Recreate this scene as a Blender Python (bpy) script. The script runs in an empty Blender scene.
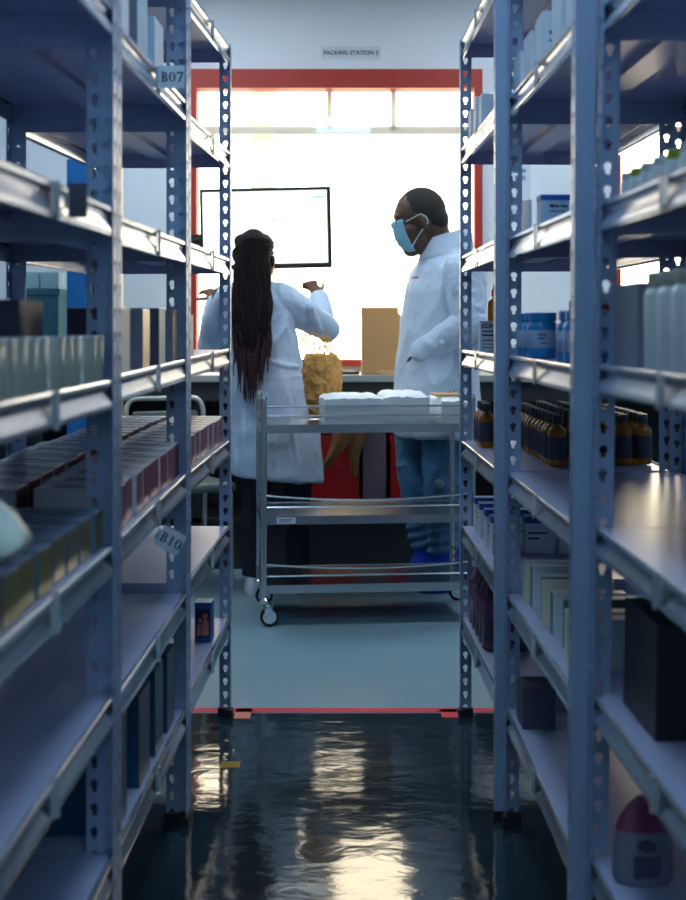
import bpy, bmesh, math, random
from math import pi, sin, cos, radians as R
from mathutils import Vector, Matrix, Euler
from mathutils.geometry import tessellate_polygon
random.seed(7)
S = bpy.context.scene
COL = S.collection
F = 1376.0          # focal length in pixels of the 686 x 900 frame
CAMZ = 1.17

# ------------------------------------------------------------------ materials
def lin(c):
    return tuple(((v/12.92) if v <= .04045 else ((v+.055)/1.055)**2.4) for v in c)
def rgb(r, g, b): return lin((r/255, g/255, b/255))

def mat(name, col, rough=.5, metal=0.0, noise=0.0, nscale=20, bump=0.0, bscale=60, trans=0.0, ior=1.45, spec=.5,
        emit=None, estr=0.0, alpha=1.0, coat=0.0, sheen=0.0, stretch=None):
    m = bpy.data.materials.new(name); m.use_nodes = True
    nt = m.node_tree; b = nt.nodes['Principled BSDF']
    b.inputs['Base Color'].default_value = (*col, 1)
    b.inputs['Roughness'].default_value = rough
    b.inputs['Metallic'].default_value = metal
    b.inputs['Transmission Weight'].default_value = trans
    b.inputs['IOR'].default_value = ior
    b.inputs['Specular IOR Level'].default_value = spec
    b.inputs['Alpha'].default_value = alpha
    b.inputs['Coat Weight'].default_value = coat
    b.inputs['Sheen Weight'].default_value = sheen
    if emit:
        b.inputs['Emission Color'].default_value = (*emit, 1); b.inputs['Emission Strength'].default_value = estr
    tc = nt.nodes.new('ShaderNodeTexCoord')
    vec = tc.outputs['Object']
    if stretch:
        mp = nt.nodes.new('ShaderNodeMapping'); mp.inputs['Scale'].default_value = stretch
        nt.links.new(vec, mp.inputs['Vector']); vec = mp.outputs['Vector']
    if noise:
        n = nt.nodes.new('ShaderNodeTexNoise'); n.inputs['Scale'].default_value = nscale; n.inputs['Detail'].default_value = 5
        nt.links.new(vec, n.inputs['Vector'])
        mx = nt.nodes.new('ShaderNodeMix'); mx.data_type = 'RGBA'
        mx.inputs[6].default_value = (*[max(0, c*(1-noise)) for c in col], 1)
        mx.inputs[7].default_value = (*[min(1, c*(1+noise)) for c in col], 1)
        nt.links.new(n.outputs['Fac'], mx.inputs[0]); nt.links.new(mx.outputs[2], b.inputs['Base Color'])
    if bump:
        n2 = nt.nodes.new('ShaderNodeTexNoise'); n2.inputs['Scale'].default_value = bscale; n2.inputs['Detail'].default_value = 4
        nt.links.new(vec, n2.inputs['Vector'])
        bp = nt.nodes.new('ShaderNodeBump'); bp.inputs['Strength'].default_value = bump; bp.inputs['Distance'].default_value = .01
        nt.links.new(n2.outputs['Fac'], bp.inputs['Height']); nt.links.new(bp.outputs['Normal'], b.inputs['Normal'])
    return m

M = {}
M['steel']   = mat('rack hammered blue grey paint', rgb(148,166,194), .36, .25, .12, 90, .12, 160)
M['shelf']   = mat('shelf lavender grey paint', rgb(168,172,202), .30, .05, .07, 40, .03, 30, spec=.14)
M['lip']     = mat('shelf lip bright grey paint', rgb(176,186,202), .21, .65, .06, 40, .03, 30)
M['foot']    = mat('black rubber', (.01,.01,.012), .6)
M['stain']   = mat('stainless steel', (.46,.48,.50), .26, 1.0, .06, 30, .05, 40)
M['stainr']  = mat('polished steel tube', (.55,.57,.58), .2, 1.0)
M['chrome']  = mat('chrome', (.7,.72,.74), .12, 1.0)
M['card']    = mat('white label card', rgb(205,214,226), .6, 0, .04, 60)
M['ink']     = mat('black ink', (.012,.014,.022), .6)
M['clear']   = mat('clear plastic clip', rgb(190,205,215), .15, 0, trans=.35)
M['wall']    = mat('wall paint', rgb(222,232,242), .7, 0, .03, 6, .03, 90)
M['wallin']  = mat('side wall paint', rgb(150,162,178), .8, 0, .05, 6)
M['ceil']    = mat('ceiling paint', rgb(205,210,214), .9, 0, .03, 8)
M['red']     = mat('red painted window frame', rgb(168,52,42), .5, 0, .06, 20, .04, 40)
M['mull']    = mat('pale window bars', rgb(236,236,222), .5, 0, .03, 20)
M['conc']    = mat('outside concrete', rgb(140,140,122), .9, 0, .2, 8, .3, 30)
M['coat']    = mat('white lab coat cotton', rgb(192,211,232), .9, 0, .07, 9, .9, 7, sheen=.05)
M['skinm']   = mat('brown skin', rgb(84,62,50), .5, 0, .10, 30, .05, 200)
M['skinw']   = mat('warm brown skin', rgb(104,66,50), .5, 0, .10, 30, .05, 200)
M['hairs']   = mat('short black hair', (.014,.012,.012), .7, 0, .3, 200, .6, 300)
M['braid']   = mat('black braids with burgundy', rgb(30,23,24), .65, 0, .45, 25, .6, 220, stretch=(1,1,.25), spec=.2)
M['braid2']  = mat('burgundy braid ends', rgb(66,36,44), .5, 0, .35, 25, .5, 220, stretch=(1,1,.25))
M['mask']    = mat('light blue mask fabric', rgb(136,190,214), .8, 0, .05, 60, .25, 60, stretch=(.3,.3,3))
M['elastic'] = mat('white elastic', rgb(220,225,225), .8)
M['jeans']   = mat('blue denim', rgb(76,126,164), .9, 0, .28, 26, .5, 22)
M['slack']   = mat('dark navy trousers', rgb(22,28,42), .85, 0, .15, 20, .4, 16)
M['cover']   = mat('bright blue shoe cover', rgb(22,66,200), .5, 0, .14, 22, .8, 40)
M['sneak']   = mat('white sneaker leather', rgb(216,222,228), .5, 0, .04, 30)
M['denimknee'] = mat('pale worn denim', rgb(128,150,164), .9, 0, .3, 60)
M['embr']    = mat('red embroidery', rgb(206,60,70), .7)
M['black']   = mat('black plastic', rgb(18,24,22), .4, 0, .1, 30)
M['screen']  = mat('lit screen', (.8,.85,.85), .3, emit=(.92,1.0,.97), estr=1.25)
M['scrtxt']  = mat('screen text', rgb(150,180,200), .5)
M['scrbar']  = mat('screen blue bar', rgb(120,180,215), .5)
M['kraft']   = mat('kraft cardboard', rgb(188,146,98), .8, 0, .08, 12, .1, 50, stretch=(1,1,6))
M['kraftd']  = mat('dark brown paper', rgb(120,82,52), .8, 0, .2, 20, .6, 30)  # darker brown than the cardboard
M['paperbag']= mat('crumpled kraft paper', rgb(214,156,84), .75, 0, .16, 14, .8, 18)
M['netting'] = mat('golden straw netting', rgb(222,168,62), .6, 0, .2, 60)
M['counter'] = mat('grey counter top', rgb(158,166,166), .35, 0, .08, 30)
M['counterd']= mat('dark counter front', rgb(44,50,54), .6, 0, .1, 20)
M['mauve']   = mat('mauve grey panel', rgb(108,92,106), .7, 0, .06, 20)
M['redbin']  = mat('red plastic bin', rgb(190,24,30), .4, 0, .06, 10)
M['paper']   = mat('white paper', rgb(226,234,238), .7, 0, .04, 20, .4, 16)
M['plastic'] = mat('soft white plastic', rgb(206,210,196), .35, 0, .04, 20, .5, 14)
M['amber']   = mat('amber glass', (.66,.24,.025), .06, 0, trans=.5, ior=1.5)
M['cap']     = mat('dark grey cap', rgb(58,66,78), .4, 0, .1, 60)
M['amlabel'] = mat('blue grey label', rgb(120,132,158), .6, 0, .12, 60)
M['dklabel'] = mat('dark bottle label', rgb(56,62,76), .6, 0, .15, 60)
M['bluejar'] = mat('blue plastic jar', rgb(28,126,188), .3, 0, .04, 20)
M['jarlab']  = mat('pale jar label', rgb(150,170,200), .5, 0, .12, 50)
M['print']   = mat('dark print', rgb(70,64,92), .6)
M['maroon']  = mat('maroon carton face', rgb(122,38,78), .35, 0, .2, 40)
M['mtop']    = mat('pale carton top', rgb(214,206,212), .28, 0, .06, 30)
M['olive']   = mat('olive gold carton face', rgb(134,116,44), .28, .35, .25, 30)
M['btop']    = mat('slate blue carton top', rgb(104,122,146), .35, 0, .08, 30)
M['gold']    = mat('gold foil carton', rgb(176,142,84), .25, .6, .15, 30)
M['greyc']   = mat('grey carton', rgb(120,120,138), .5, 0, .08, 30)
M['dkgrey']  = mat('dark grey carton', rgb(70,70,88), .5, 0, .1, 30)
M['dkgreen'] = mat('dark green carton stripe', rgb(18,46,40), .4)
M['cream']   = mat('cream carton', rgb(222,216,190), .45, 0, .05, 30)
M['whitec']  = mat('white carton', rgb(214,222,232), .5, 0, .05, 30)
M['paleblue']= mat('pale blue carton', rgb(168,196,216), .5, 0, .06, 30)
M['blueprint']= mat('blue print', rgb(30,96,196), .5)
M['bluelid'] = mat('blue carton lid', rgb(38,84,172), .45, 0, .06, 30)
M['teal']    = mat('dark teal carton', rgb(28,72,104), .45, 0, .1, 20)
M['greenf']  = mat('green carton panel', rgb(74,128,96), .5, 0, .1, 30)
M['tin']     = mat('pale glossy tin', rgb(214,210,190), .2, .5, .05, 40)
M['tinrim']  = mat('bright tin rim', rgb(240,240,232), .2, .6)
M['blackc']  = mat('black carton', rgb(10,12,18), .45, 0, .2, 30)
M['redc']    = mat('red carton', rgb(186,30,30), .45, 0, .06, 30)
M['whitej']  = mat('white plastic jar', rgb(196,200,202), .3, 0, .03, 30)
M['glid']    = mat('yellow green lid', rgb(150,164,34), .4)
M['dglid']   = mat('dark green lid', rgb(30,58,52), .4)
M['capblue'] = mat('bright blue cap', rgb(24,92,222), .35)
M['capred']  = mat('red cap', rgb(214,40,32), .35)
M['purple']  = mat('clear purple plastic', rgb(150,110,150), .1, 0, trans=.75, ior=1.4)
M['purplab'] = mat('purple drink label', rgb(110,64,104), .4, 0, .2, 30)
M['tape']    = mat('red floor tape', rgb(214,40,62), .5, 0, .06, 20)
M['otape']   = mat('faded orange tape', rgb(206,120,104), .6, 0, .1, 20)
M['ytape']   = mat('yellow tape', rgb(176,136,46), .6, 0, .2, 20)
M['tealbox'] = mat('teal crate', rgb(56,104,120), .6, 0, .1, 20)
M['icebox']  = mat('pale aqua carton', rgb(158,194,206), .6, 0, .06, 20)
M['bluecab'] = mat('bright blue cabinet', rgb(24,110,180), .5, 0, .05, 20)
M['chairm']  = mat('pale grey chair tube', rgb(190,198,196), .35, .3)
M['vinyl']   = mat('grey green vinyl', rgb(104,118,116), .5, 0, .1, 30)
M['lamp']    = mat('lamp diffuser', (.9,.9,.9), .5, emit=(.78,.90,1.0), estr=19.0)
M['lampd']   = mat('dim lamp diffuser', (.9,.9,.9), .5, emit=(.47,.75,1.0), estr=12.5)
M['lampf']   = mat('lamp housing', (.8,.8,.8), .5)
M['tsign']   = mat('teal sign bar', rgb(50,150,160), .5)
M['psign']   = mat('pink sign bar', rgb(206,120,150), .5)
M['gsign']   = mat('grey blue sign bar', rgb(140,154,190), .5)
M['photo1']  = mat('dark printed picture', rgb(50,30,48), .4, 0, .5, 40)
M['photo2']  = mat('printed skin tone', rgb(186,120,104), .4)
M['boxblue'] = mat('blue box edge', rgb(36,76,150), .4)

def glass_mat():
    m = bpy.data.materials.new('hazed window glass'); m.use_nodes = True
    nt = m.node_tree; nt.nodes.clear()
    o = nt.nodes.new('ShaderNodeOutputMaterial')
    tr = nt.nodes.new('ShaderNodeBsdfTransparent'); tl = nt.nodes.new('ShaderNodeBsdfTranslucent')
    tl.inputs[0].default_value = (1, 1, .95, 1)
    gl = nt.nodes.new('ShaderNodeBsdfGlossy'); gl.inputs['Roughness'].default_value = .03
    a = nt.nodes.new('ShaderNodeMixShader'); a.inputs[0].default_value = .14  # translucent share puts glare haze into the glass, over bars and view
    b = nt.nodes.new('ShaderNodeMixShader'); b.inputs[0].default_value = .04
    nt.links.new(tr.outputs[0], a.inputs[1]); nt.links.new(tl.outputs[0], a.inputs[2])
    nt.links.new(a.outputs[0], b.inputs[1]); nt.links.new(gl.outputs[0], b.inputs[2])
    nt.links.new(b.outputs[0], o.inputs[0])
    return m
M['glass'] = glass_mat()

def floor_mat():
    m = bpy.data.materials.new('painted floor'); m.use_nodes = True
    nt = m.node_tree; b = nt.nodes['Principled BSDF']; L = nt.links.new
    tc = nt.nodes.new('ShaderNodeTexCoord'); sp = nt.nodes.new('ShaderNodeSeparateXYZ'); L(tc.outputs['Object'], sp.inputs[0])
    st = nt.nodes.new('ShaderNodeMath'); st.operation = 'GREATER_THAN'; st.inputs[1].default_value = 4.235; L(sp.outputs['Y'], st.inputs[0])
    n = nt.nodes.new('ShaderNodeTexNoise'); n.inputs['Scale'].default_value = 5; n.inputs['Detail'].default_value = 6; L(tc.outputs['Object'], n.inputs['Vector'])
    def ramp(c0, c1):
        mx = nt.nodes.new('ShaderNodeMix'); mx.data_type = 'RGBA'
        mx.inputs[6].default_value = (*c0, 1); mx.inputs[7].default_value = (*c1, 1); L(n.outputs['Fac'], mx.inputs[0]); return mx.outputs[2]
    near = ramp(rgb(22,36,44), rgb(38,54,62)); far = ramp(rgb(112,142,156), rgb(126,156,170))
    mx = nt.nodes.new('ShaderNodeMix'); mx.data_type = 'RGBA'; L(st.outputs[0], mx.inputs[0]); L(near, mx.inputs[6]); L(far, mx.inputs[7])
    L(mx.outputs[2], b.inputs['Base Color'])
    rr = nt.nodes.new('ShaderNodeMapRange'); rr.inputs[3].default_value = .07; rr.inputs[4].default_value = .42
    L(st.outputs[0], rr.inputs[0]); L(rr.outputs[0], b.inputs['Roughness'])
    mp = nt.nodes.new('ShaderNodeMapping'); mp.inputs['Scale'].default_value = (6, 11, 1); mp.inputs['Rotation'].default_value = (0, 0, .25); L(tc.outputs['Object'], mp.inputs['Vector'])
    n2 = nt.nodes.new('ShaderNodeTexNoise'); n2.inputs['Scale'].default_value = 1.3; n2.inputs['Detail'].default_value = 5; n2.inputs['Distortion'].default_value = .6; L(mp.outputs[0], n2.inputs['Vector'])
    bp = nt.nodes.new('ShaderNodeBump'); bp.inputs['Distance'].default_value = .008
    rs = nt.nodes.new('ShaderNodeMapRange'); rs.inputs[3].default_value = .20; rs.inputs[4].default_value = .05; L(st.outputs[0], rs.inputs[0]); L(rs.outputs[0], bp.inputs['Strength'])
    L(n2.outputs['Fac'], bp.inputs['Height']); L(bp.outputs['Normal'], b.inputs['Normal'])
    b.inputs['Specular IOR Level'].default_value = .46
    return m
M['floor'] = floor_mat()

# ------------------------------------------------------------------ mesh builder
class MB:
    def __init__(s): s.v = []; s.f = []; s.m = []; s.cur = 0
    def mi(s, i): s.cur = i; return s
    def add(s, vs, fs):
        o = len(s.v); s.v += [tuple(v) for v in vs]; s.f += [tuple(i+o for i in f) for f in fs]; s.m += [s.cur]*len(fs); return s
    def box(s, x0, y0, z0, x1, y1, z1, bev=0.0):
        if bev <= 0:
            vs = [(x, y, z) for x in (x0, x1) for y in (y0, y1) for z in (z0, z1)]
            return s.add(vs, [(0,1,3,2),(4,6,7,5),(0,4,5,1),(2,3,7,6),(0,2,6,4),(1,5,7,3)])
        bm = bmesh.new(); bmesh.ops.create_cube(bm, size=1)
        for v in bm.verts:
            v.co = ((x0+x1)/2+v.co.x*(x1-x0), (y0+y1)/2+v.co.y*(y1-y0), (z0+z1)/2+v.co.z*(z1-z0))
        bmesh.ops.bevel(bm, geom=list(bm.edges), offset=bev, segments=2, affect='EDGES', profile=.5)
        s.add([v.co[:] for v in bm.verts], [[v.index for v in f.verts] for f in bm.faces] if not bm.verts.index_update() else []); bm.free(); return s
    def lathe(s, prof, c=(0,0,0), n=20):
        vs = []; fs = []
        for r, z in prof:
            for k in range(n): a = 2*pi*k/n; vs.append((c[0]+r*cos(a), c[1]+r*sin(a), c[2]+z))
        for i in range(len(prof)-1):
            for k in range(n):
                k2 = (k+1) % n; fs.append((i*n+k, i*n+k2, (i+1)*n+k2, (i+1)*n+k))
        if prof[0][0] > 1e-6: fs.append(tuple(range(n))[::-1])
        if prof[-1][0] > 1e-6: fs.append(tuple((len(prof)-1)*n+k for k in range(n)))
        return s.add(vs, fs)
    def tube(s, pts, r, n=10, closed=False):
        pts = [Vector(p) for p in pts]; rs = r if isinstance(r, (list, tuple)) else [r]*len(pts)
        vs = []; fs = []; up = None
        N = len(pts)
        for i, p in enumerate(pts):
            if closed: d = pts[(i+1) % N]-pts[i-1]
            else: d = (pts[min(i+1, N-1)]-pts[max(i-1, 0)])
            d.normalize()
            if up is None:
                up = Vector((0,0,1)) if abs(d.z) < .9 else Vector((1,0,0))
            a = d.cross(up)
            if a.length < 1e-5: a = d.orthogonal()
            a.normalize(); b = a.cross(d).normalized(); up = b
            for k in range(n):
                t = 2*pi*k/n; vs.append(p+a*(rs[i]*cos(t))+b*(rs[i]*sin(t)))
        for i in range(N if closed else N-1):
            j = (i+1) % N
            for k in range(n):
                k2 = (k+1) % n; fs.append((i*n+k, i*n+k2, j*n+k2, j*n+k))
        if not closed:
            fs.append(tuple(range(n))[::-1]); fs.append(tuple((N-1)*n+k for k in range(n)))
        return s.add(vs, fs)
    def loft(s, rings, n=24):
        """rings: (cx,cy,cz,rx,ry[,rot[,tiltx,tilty]]) horizontal ellipses"""
        vs = []; fs = []
        for rg in rings:
            cx, cy, cz, rx, ry = rg[:5]; rot = rg[5] if len(rg) > 5 else 0; tx, ty = (rg[6], rg[7]) if len(rg) > 7 else (0, 0)
            for k in range(n):
                a = 2*pi*k/n; x, y = rx*cos(a), ry*sin(a)
                X = x*cos(rot)-y*sin(rot); Y = x*sin(rot)+y*cos(rot)
                vs.append((cx+X, cy+Y, cz+tx*X+ty*Y))
        for i in range(len(rings)-1):
            for k in range(n):
                k2 = (k+1) % n; fs.append((i*n+k, i*n+k2, (i+1)*n+k2, (i+1)*n+k))
        fs.append(tuple(range(n))[::-1]); fs.append(tuple((len(rings)-1)*n+k for k in range(n)))
        return s.add(vs, fs)
    def ball(s, c, r, rot=None, n=16):
        rx, ry, rz = r if isinstance(r, (list, tuple)) else (r, r, r)
        mt = rot.to_matrix() if rot is not None else Matrix.Identity(3)
        vs = []; fs = []; m_ = n//2
        vs.append(Vector(c)+mt @ Vector((0,0,-rz)))
        for i in range(1, m_):
            t = -pi/2+pi*i/m_
            for k in range(n):
                a = 2*pi*k/n; vs.append(Vector(c)+mt @ Vector((rx*cos(t)*cos(a), ry*cos(t)*sin(a), rz*sin(t))))
        vs.append(Vector(c)+mt @ Vector((0,0,rz)))
        for k in range(n): fs.append((0, 1+(k+1) % n, 1+k))
        for i in range(m_-2):
            for k in range(n):
                k2 = (k+1) % n; fs.append((1+i*n+k, 1+i*n+k2, 1+(i+1)*n+k2, 1+(i+1)*n+k))
        T = len(vs)-1; o = 1+(m_-2)*n
        for k in range(n): fs.append((o+k, o+(k+1) % n, T))
        return s.add(vs, fs)
    def limb(s, pts, rs, n=14):
        """chain with round ends"""
        s.tube(pts, rs, n)
        for p, r in zip(pts, rs): s.ball(p, r*.999, n=n)
        return s
    def prism(s, poly, z0, z1, holes=(), axis='z'):
        """2D polygon extruded; axis gives the extrusion direction: z:(x,y) y:(x,z) x:(y,z)"""
        def P(p, h):
            return (p[0], p[1], h) if axis == 'z' else (p[0], h, p[1]) if axis == 'y' else (h, p[0], p[1])
        loops = [list(poly)]+[list(h) for h in holes]
        flat = [p for l in loops for p in l]
        tris = tessellate_polygon([[Vector((p[0], p[1], 0)) for p in l] for l in loops])
        N = len(flat)
        vs = [P(p, z0) for p in flat]+[P(p, z1) for p in flat]
        fs = [tuple(t)[::-1] for t in tris]+[tuple(i+N for i in t) for t in tris]
        o = 0
        for l in loops:
            n = len(l)
            for i in range(n): j = (i+1) % n; fs.append((o+i, o+j, N+o+j, N+o+i))
            o += n
        return s.add(vs, fs)
    def sheet(s, path, t, y0, y1):
        """folded sheet: open 2D path (x,z) of thickness t swept along y"""
        P = [Vector((p[0], p[1])) for p in path]; nrm = []
        for i in range(len(P)):
            d = P[min(i+1, len(P)-1)]-P[max(i-1, 0)]; d.normalize(); nrm.append(Vector((-d.y, d.x)))
        loop = [tuple(p) for p in P]+[tuple(p+nn*t) for p, nn in reversed(list(zip(P, nrm)))]
        n = len(loop)
        vs = [(a, y0, b) for a, b in loop]+[(a, y1, b) for a, b in loop]
        fs = [(i, (i+1) % n, n+(i+1) % n, n+i) for i in range(n)]
        return s.add(vs, fs)
    def mesh(s, name, mats, smooth=False, angle=None):
        me = bpy.data.meshes.new(name); me.from_pydata(s.v, [], s.f)
        for mm in (mats if isinstance(mats, (list, tuple)) else [mats]): me.materials.append(mm)
        for p, i in zip(me.polygons, s.m): p.material_index = i
        bm = bmesh.new(); bm.from_mesh(me); bmesh.ops.recalc_face_normals(bm, faces=bm.faces)
        if smooth:
            for f in bm.faces: f.smooth = True
            an = R(angle or 40)
            for e in bm.edges:
                if len(e.link_faces) == 2 and e.calc_face_angle(0) > an: e.smooth = False
        bm.to_mesh(me); bm.free(); return me

def link(name, me, parent=None, loc=None, rot=None, scale=None):
    o = bpy.data.objects.new(name, me); COL.objects.link(o)
    if parent is not None: o.parent = parent
    if loc is not None: o.location = loc
    if rot is not None: o.rotation_euler = rot
    if scale is not None: o.scale = scale
    return o
def part(name, mb, mats, parent, smooth=False, loc=None, rot=None, label=None, angle=None):
    o = link(name, mb.mesh(name, mats, smooth, angle), parent, loc, rot)
    if label: o['label'] = label
    return o
def tag(o, label, cat, group=None, kind=None):
    o['label'] = label; o['category'] = cat
    if group: o['group'] = group
    if kind: o['kind'] = kind
    return o
def thing(name, label, cat, loc=(0,0,0), rot=(0,0,0), group=None):
    o = link(name, None, None, loc, rot); o.empty_display_size = .05
    return tag(o, label, cat, group)
def struct(name, mb, m, smooth=False, label=None):
    o = link(name, mb.mesh(name, m, smooth)); o['kind'] = 'structure'
    if label: o['label'] = label
    return o
def copy_tree(root, loc, rot, label, group=None):
    r = root.copy(); COL.objects.link(r); r.location = loc; r.rotation_euler = rot; r['label'] = label
    if group: r['group'] = group
    for ch in list(root.children):
        c = ch.copy(); COL.objects.link(c); c.parent = r
        for g in ch.children:
            d = g.copy(); COL.objects.link(d); d.parent = c
    return r
from mathutils import noise as NZ
def fuse(name, mb, m, parent, voxel=.006, smooth=3, label=None, wr=0.0, fr=(9,9,4)):
    """overlapping closed shapes become one continuous surface"""
    tmp = bpy.data.objects.new('tmp', mb.mesh('tmp', m)); COL.objects.link(tmp)
    r = tmp.modifiers.new('r', 'REMESH'); r.mode = 'VOXEL'; r.voxel_size = voxel; r.use_smooth_shade = True
    sm = tmp.modifiers.new('s', 'SMOOTH'); sm.iterations = smooth; sm.factor = .5
    dg = bpy.context.evaluated_depsgraph_get(); dg.update()
    me = bpy.data.meshes.new_from_object(tmp.evaluated_get(dg)); me.name = name
    bpy.data.objects.remove(tmp)
    me.materials.clear(); me.materials.append(m)
    if wr:                                    # cloth folds: ridged noise along the normals
        off = []
        for v in me.vertices:
            q = Vector((v.co.x*fr[0], v.co.y*fr[1], v.co.z*fr[2]))+Vector((3.1, 1.7, .4))
            k = (1-2*abs(NZ.noise(q)))*.7+(1-2*abs(NZ.noise(q*2.3+Vector((5, 0, 0)))))*.3
            off.append(v.co+v.normal*(wr*(k-.35)))
        for v, c_ in zip(me.vertices, off): v.co = c_
    for p in me.polygons: p.use_smooth = True
    o = link(name, me, parent)
    if label: o['label'] = label
    return o

# flat lettering -----------------------------------------------------
def text_mb(body, size, depth=.0004, bold=0.0, align='CENTER'):
    cu = bpy.data.curves.new('t', 'FONT'); cu.body = body; cu.size = size; cu.extrude = depth; cu.offset = bold
    cu.align_x = align; cu.align_y = 'CENTER'
    o = bpy.data.objects.new('t', cu); COL.objects.link(o)
    dg = bpy.context.evaluated_depsgraph_get(); dg.update()
    me = bpy.data.meshes.new_from_object(o.evaluated_get(dg)); bpy.data.objects.remove(o)
    mb = MB(); mb.add([(v.co.x, -v.co.z, v.co.y) for v in me.vertices], [tuple(p.vertices) for p in me.polygons])
    return mb                                           # reads from -Y, lies in the XZ plane
def glyphs(word, h, t=.0006):
    """bold serif capitals and digits in the XZ plane, facing -Y, centred"""
    mb = MB()
    def arc(cx, cy, ro, so, ri, si, a0, a1, n=14):
        A = [a0+(a1-a0)*i/n for i in range(n+1)]
        for a, b in zip(A, A[1:]):
            yield [(cx+ro*cos(a), cy+so*sin(a)), (cx+ro*cos(b), cy+so*sin(b)), (cx+ri*cos(b), cy+si*sin(b)), (cx+ri*cos(a), cy+si*sin(a))]
    def rc(x0, y0, x1, y1): return [(x0,y0),(x1,y0),(x1,y1),(x0,y1)]
    G = {
     'B': [rc(.1,0,.28,1), rc(0,0,.32,.06), rc(0,.94,.32,1), rc(.28,.48,.34,.54), *arc(.31,.75,.31,.25,.13,.19,-pi/2,pi/2), *arc(.33,.265,.36,.265,.17,.205,-pi/2,pi/2)],
     '0': [*arc(.34,.5,.34,.5,.16,.45,0,2*pi,24)],
     '7': [rc(.03,.84,.68,1), rc(.03,.7,.1,1), [(.16,0),(.36,0),(.68,.86),(.5,.86)]],
     '1': [rc(.26,0,.45,1), rc(.08,0,.63,.06), [(.08,.82),(.26,.86),(.3,1),(.26,1)]],
    }
    adv = .78; tot = adv*len(word)-.1
    for i, ch in enumerate(word):
        ox = i*adv-tot/2
        for q in G[ch]:
            mb.prism([((x+ox)*h, (y-.5)*h) for x, y in q], -t, 0, axis='y')
    return mb

# ------------------------------------------------------------------ camera
cam = bpy.data.cameras.new('camera'); co = bpy.data.objects.new('camera', cam); COL.objects.link(co)
co.location = (0, 0, CAMZ); co.rotation_euler = (pi/2, 0, 0)
cam.sensor_fit = 'HORIZONTAL'; cam.sensor_width = 36; cam.lens = F/686*36
cam.shift_y = -(450-333)/686
cam.dof.use_dof = True; cam.dof.focus_distance = 4.3; cam.dof.aperture_fstop = cam.lens/1000/.0135
cam.clip_start = .02
S.camera = co
def px(x, y, z): return Vector(((x-343)/F*z, z, CAMZ-(y-333)/F*z))

# ------------------------------------------------------------------ room shell
WZ = 7.3
XL, XR, YB, ZC = -3.0, 3.2, -1.4, 3.1
def b_(x0, y0, z0, x1, y1, z1, bev=0): return MB().box(x0, y0, z0, x1, y1, z1, bev)
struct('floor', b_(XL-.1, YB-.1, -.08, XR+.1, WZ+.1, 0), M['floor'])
struct('ceiling', b_(XL-.1, YB-.1, ZC, XR+.1, WZ+.25, ZC+.1), M['ceil'])
struct('wall_left', b_(XL-.1, YB, 0, XL, WZ, ZC), M['wallin'])
struct('wall_right', b_(XR, YB, 0, XR+.1, WZ, ZC), M['wallin'])
struct('wall_behind', b_(XL, YB-.1, 0, XR, YB, ZC), M['wall'])
# window openings in the far wall
def wpx(x): return (x-343)/F*WZ
def wpz(y): return CAMZ-(y-333)/F*WZ
W1 = (wpx(189), wpx(482), wpz(366), wpz(70))
W2 = (wpx(612), 1.86, wpz(366), wpz(70))
def rect(x0, z0, x1, z1): return [(x0,z0),(x1,z0),(x1,z1),(x0,z1)]
mb = MB().prism(rect(XL, 0, XR, ZC), WZ, WZ+.2, holes=[rect(W1[0], W1[2], W1[1], W1[3])[::-1], rect(W2[0], W2[2], W2[1], W2[3])[::-1]], axis='y')
struct('wall_far', mb, M['wall'])
def window(n, W, mull, fw):
    x0, x1, z0, z1 = W
    fr = MB().prism(rect(x0, z0, x1, z1), WZ-.03, WZ+.10, holes=[rect(x0+fw[0], z0+fw[1], x1-fw[0], z1-fw[2])[::-1]], axis='y')
    w = struct('window_%d' % n, fr, M['red'], label='red painted wooden window frame')
    bars = MB()
    zt = wpz(128)
    bars.box(x0+fw[0], WZ+.075, zt-.022, x1-fw[0], WZ+.115, zt+.022)
    for m in mull: bars.box(m-.014, WZ+.075, zt, m+.014, WZ+.11, z1-fw[2])
    o = part('window_bar', bars, M['mull'], w, label='pale transom and glazing bars')
    part('window_pane', MB().box(x0+fw[0], WZ+.055, z0+fw[1], x1-fw[0], WZ+.06, z1-fw[2]), M['glass'], w, label='sunlit glass with glare haze mixed in')
    return w
window(1, W1, [wpx(329.5), wpx(394)], (.043, .035, .10))
window(2, W2, [], (.043, .035, .10))
# concrete pillar outside
tag(link('outdoor_pillar', MB().box(-.535, 8.0, -.2, -.40, 8.2, 3.6, .01).mesh('outdoor_pillar', M['conc'])), 'pale concrete pillar standing outside the window', 'pillar')
tag(link('outdoor_ground', MB().box(-9, 7.6, -.3, 9, 16, -.2).mesh('outdoor_ground', M['conc'])), 'sunlit paved ground outside the window', 'ground', kind='structure')

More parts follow.
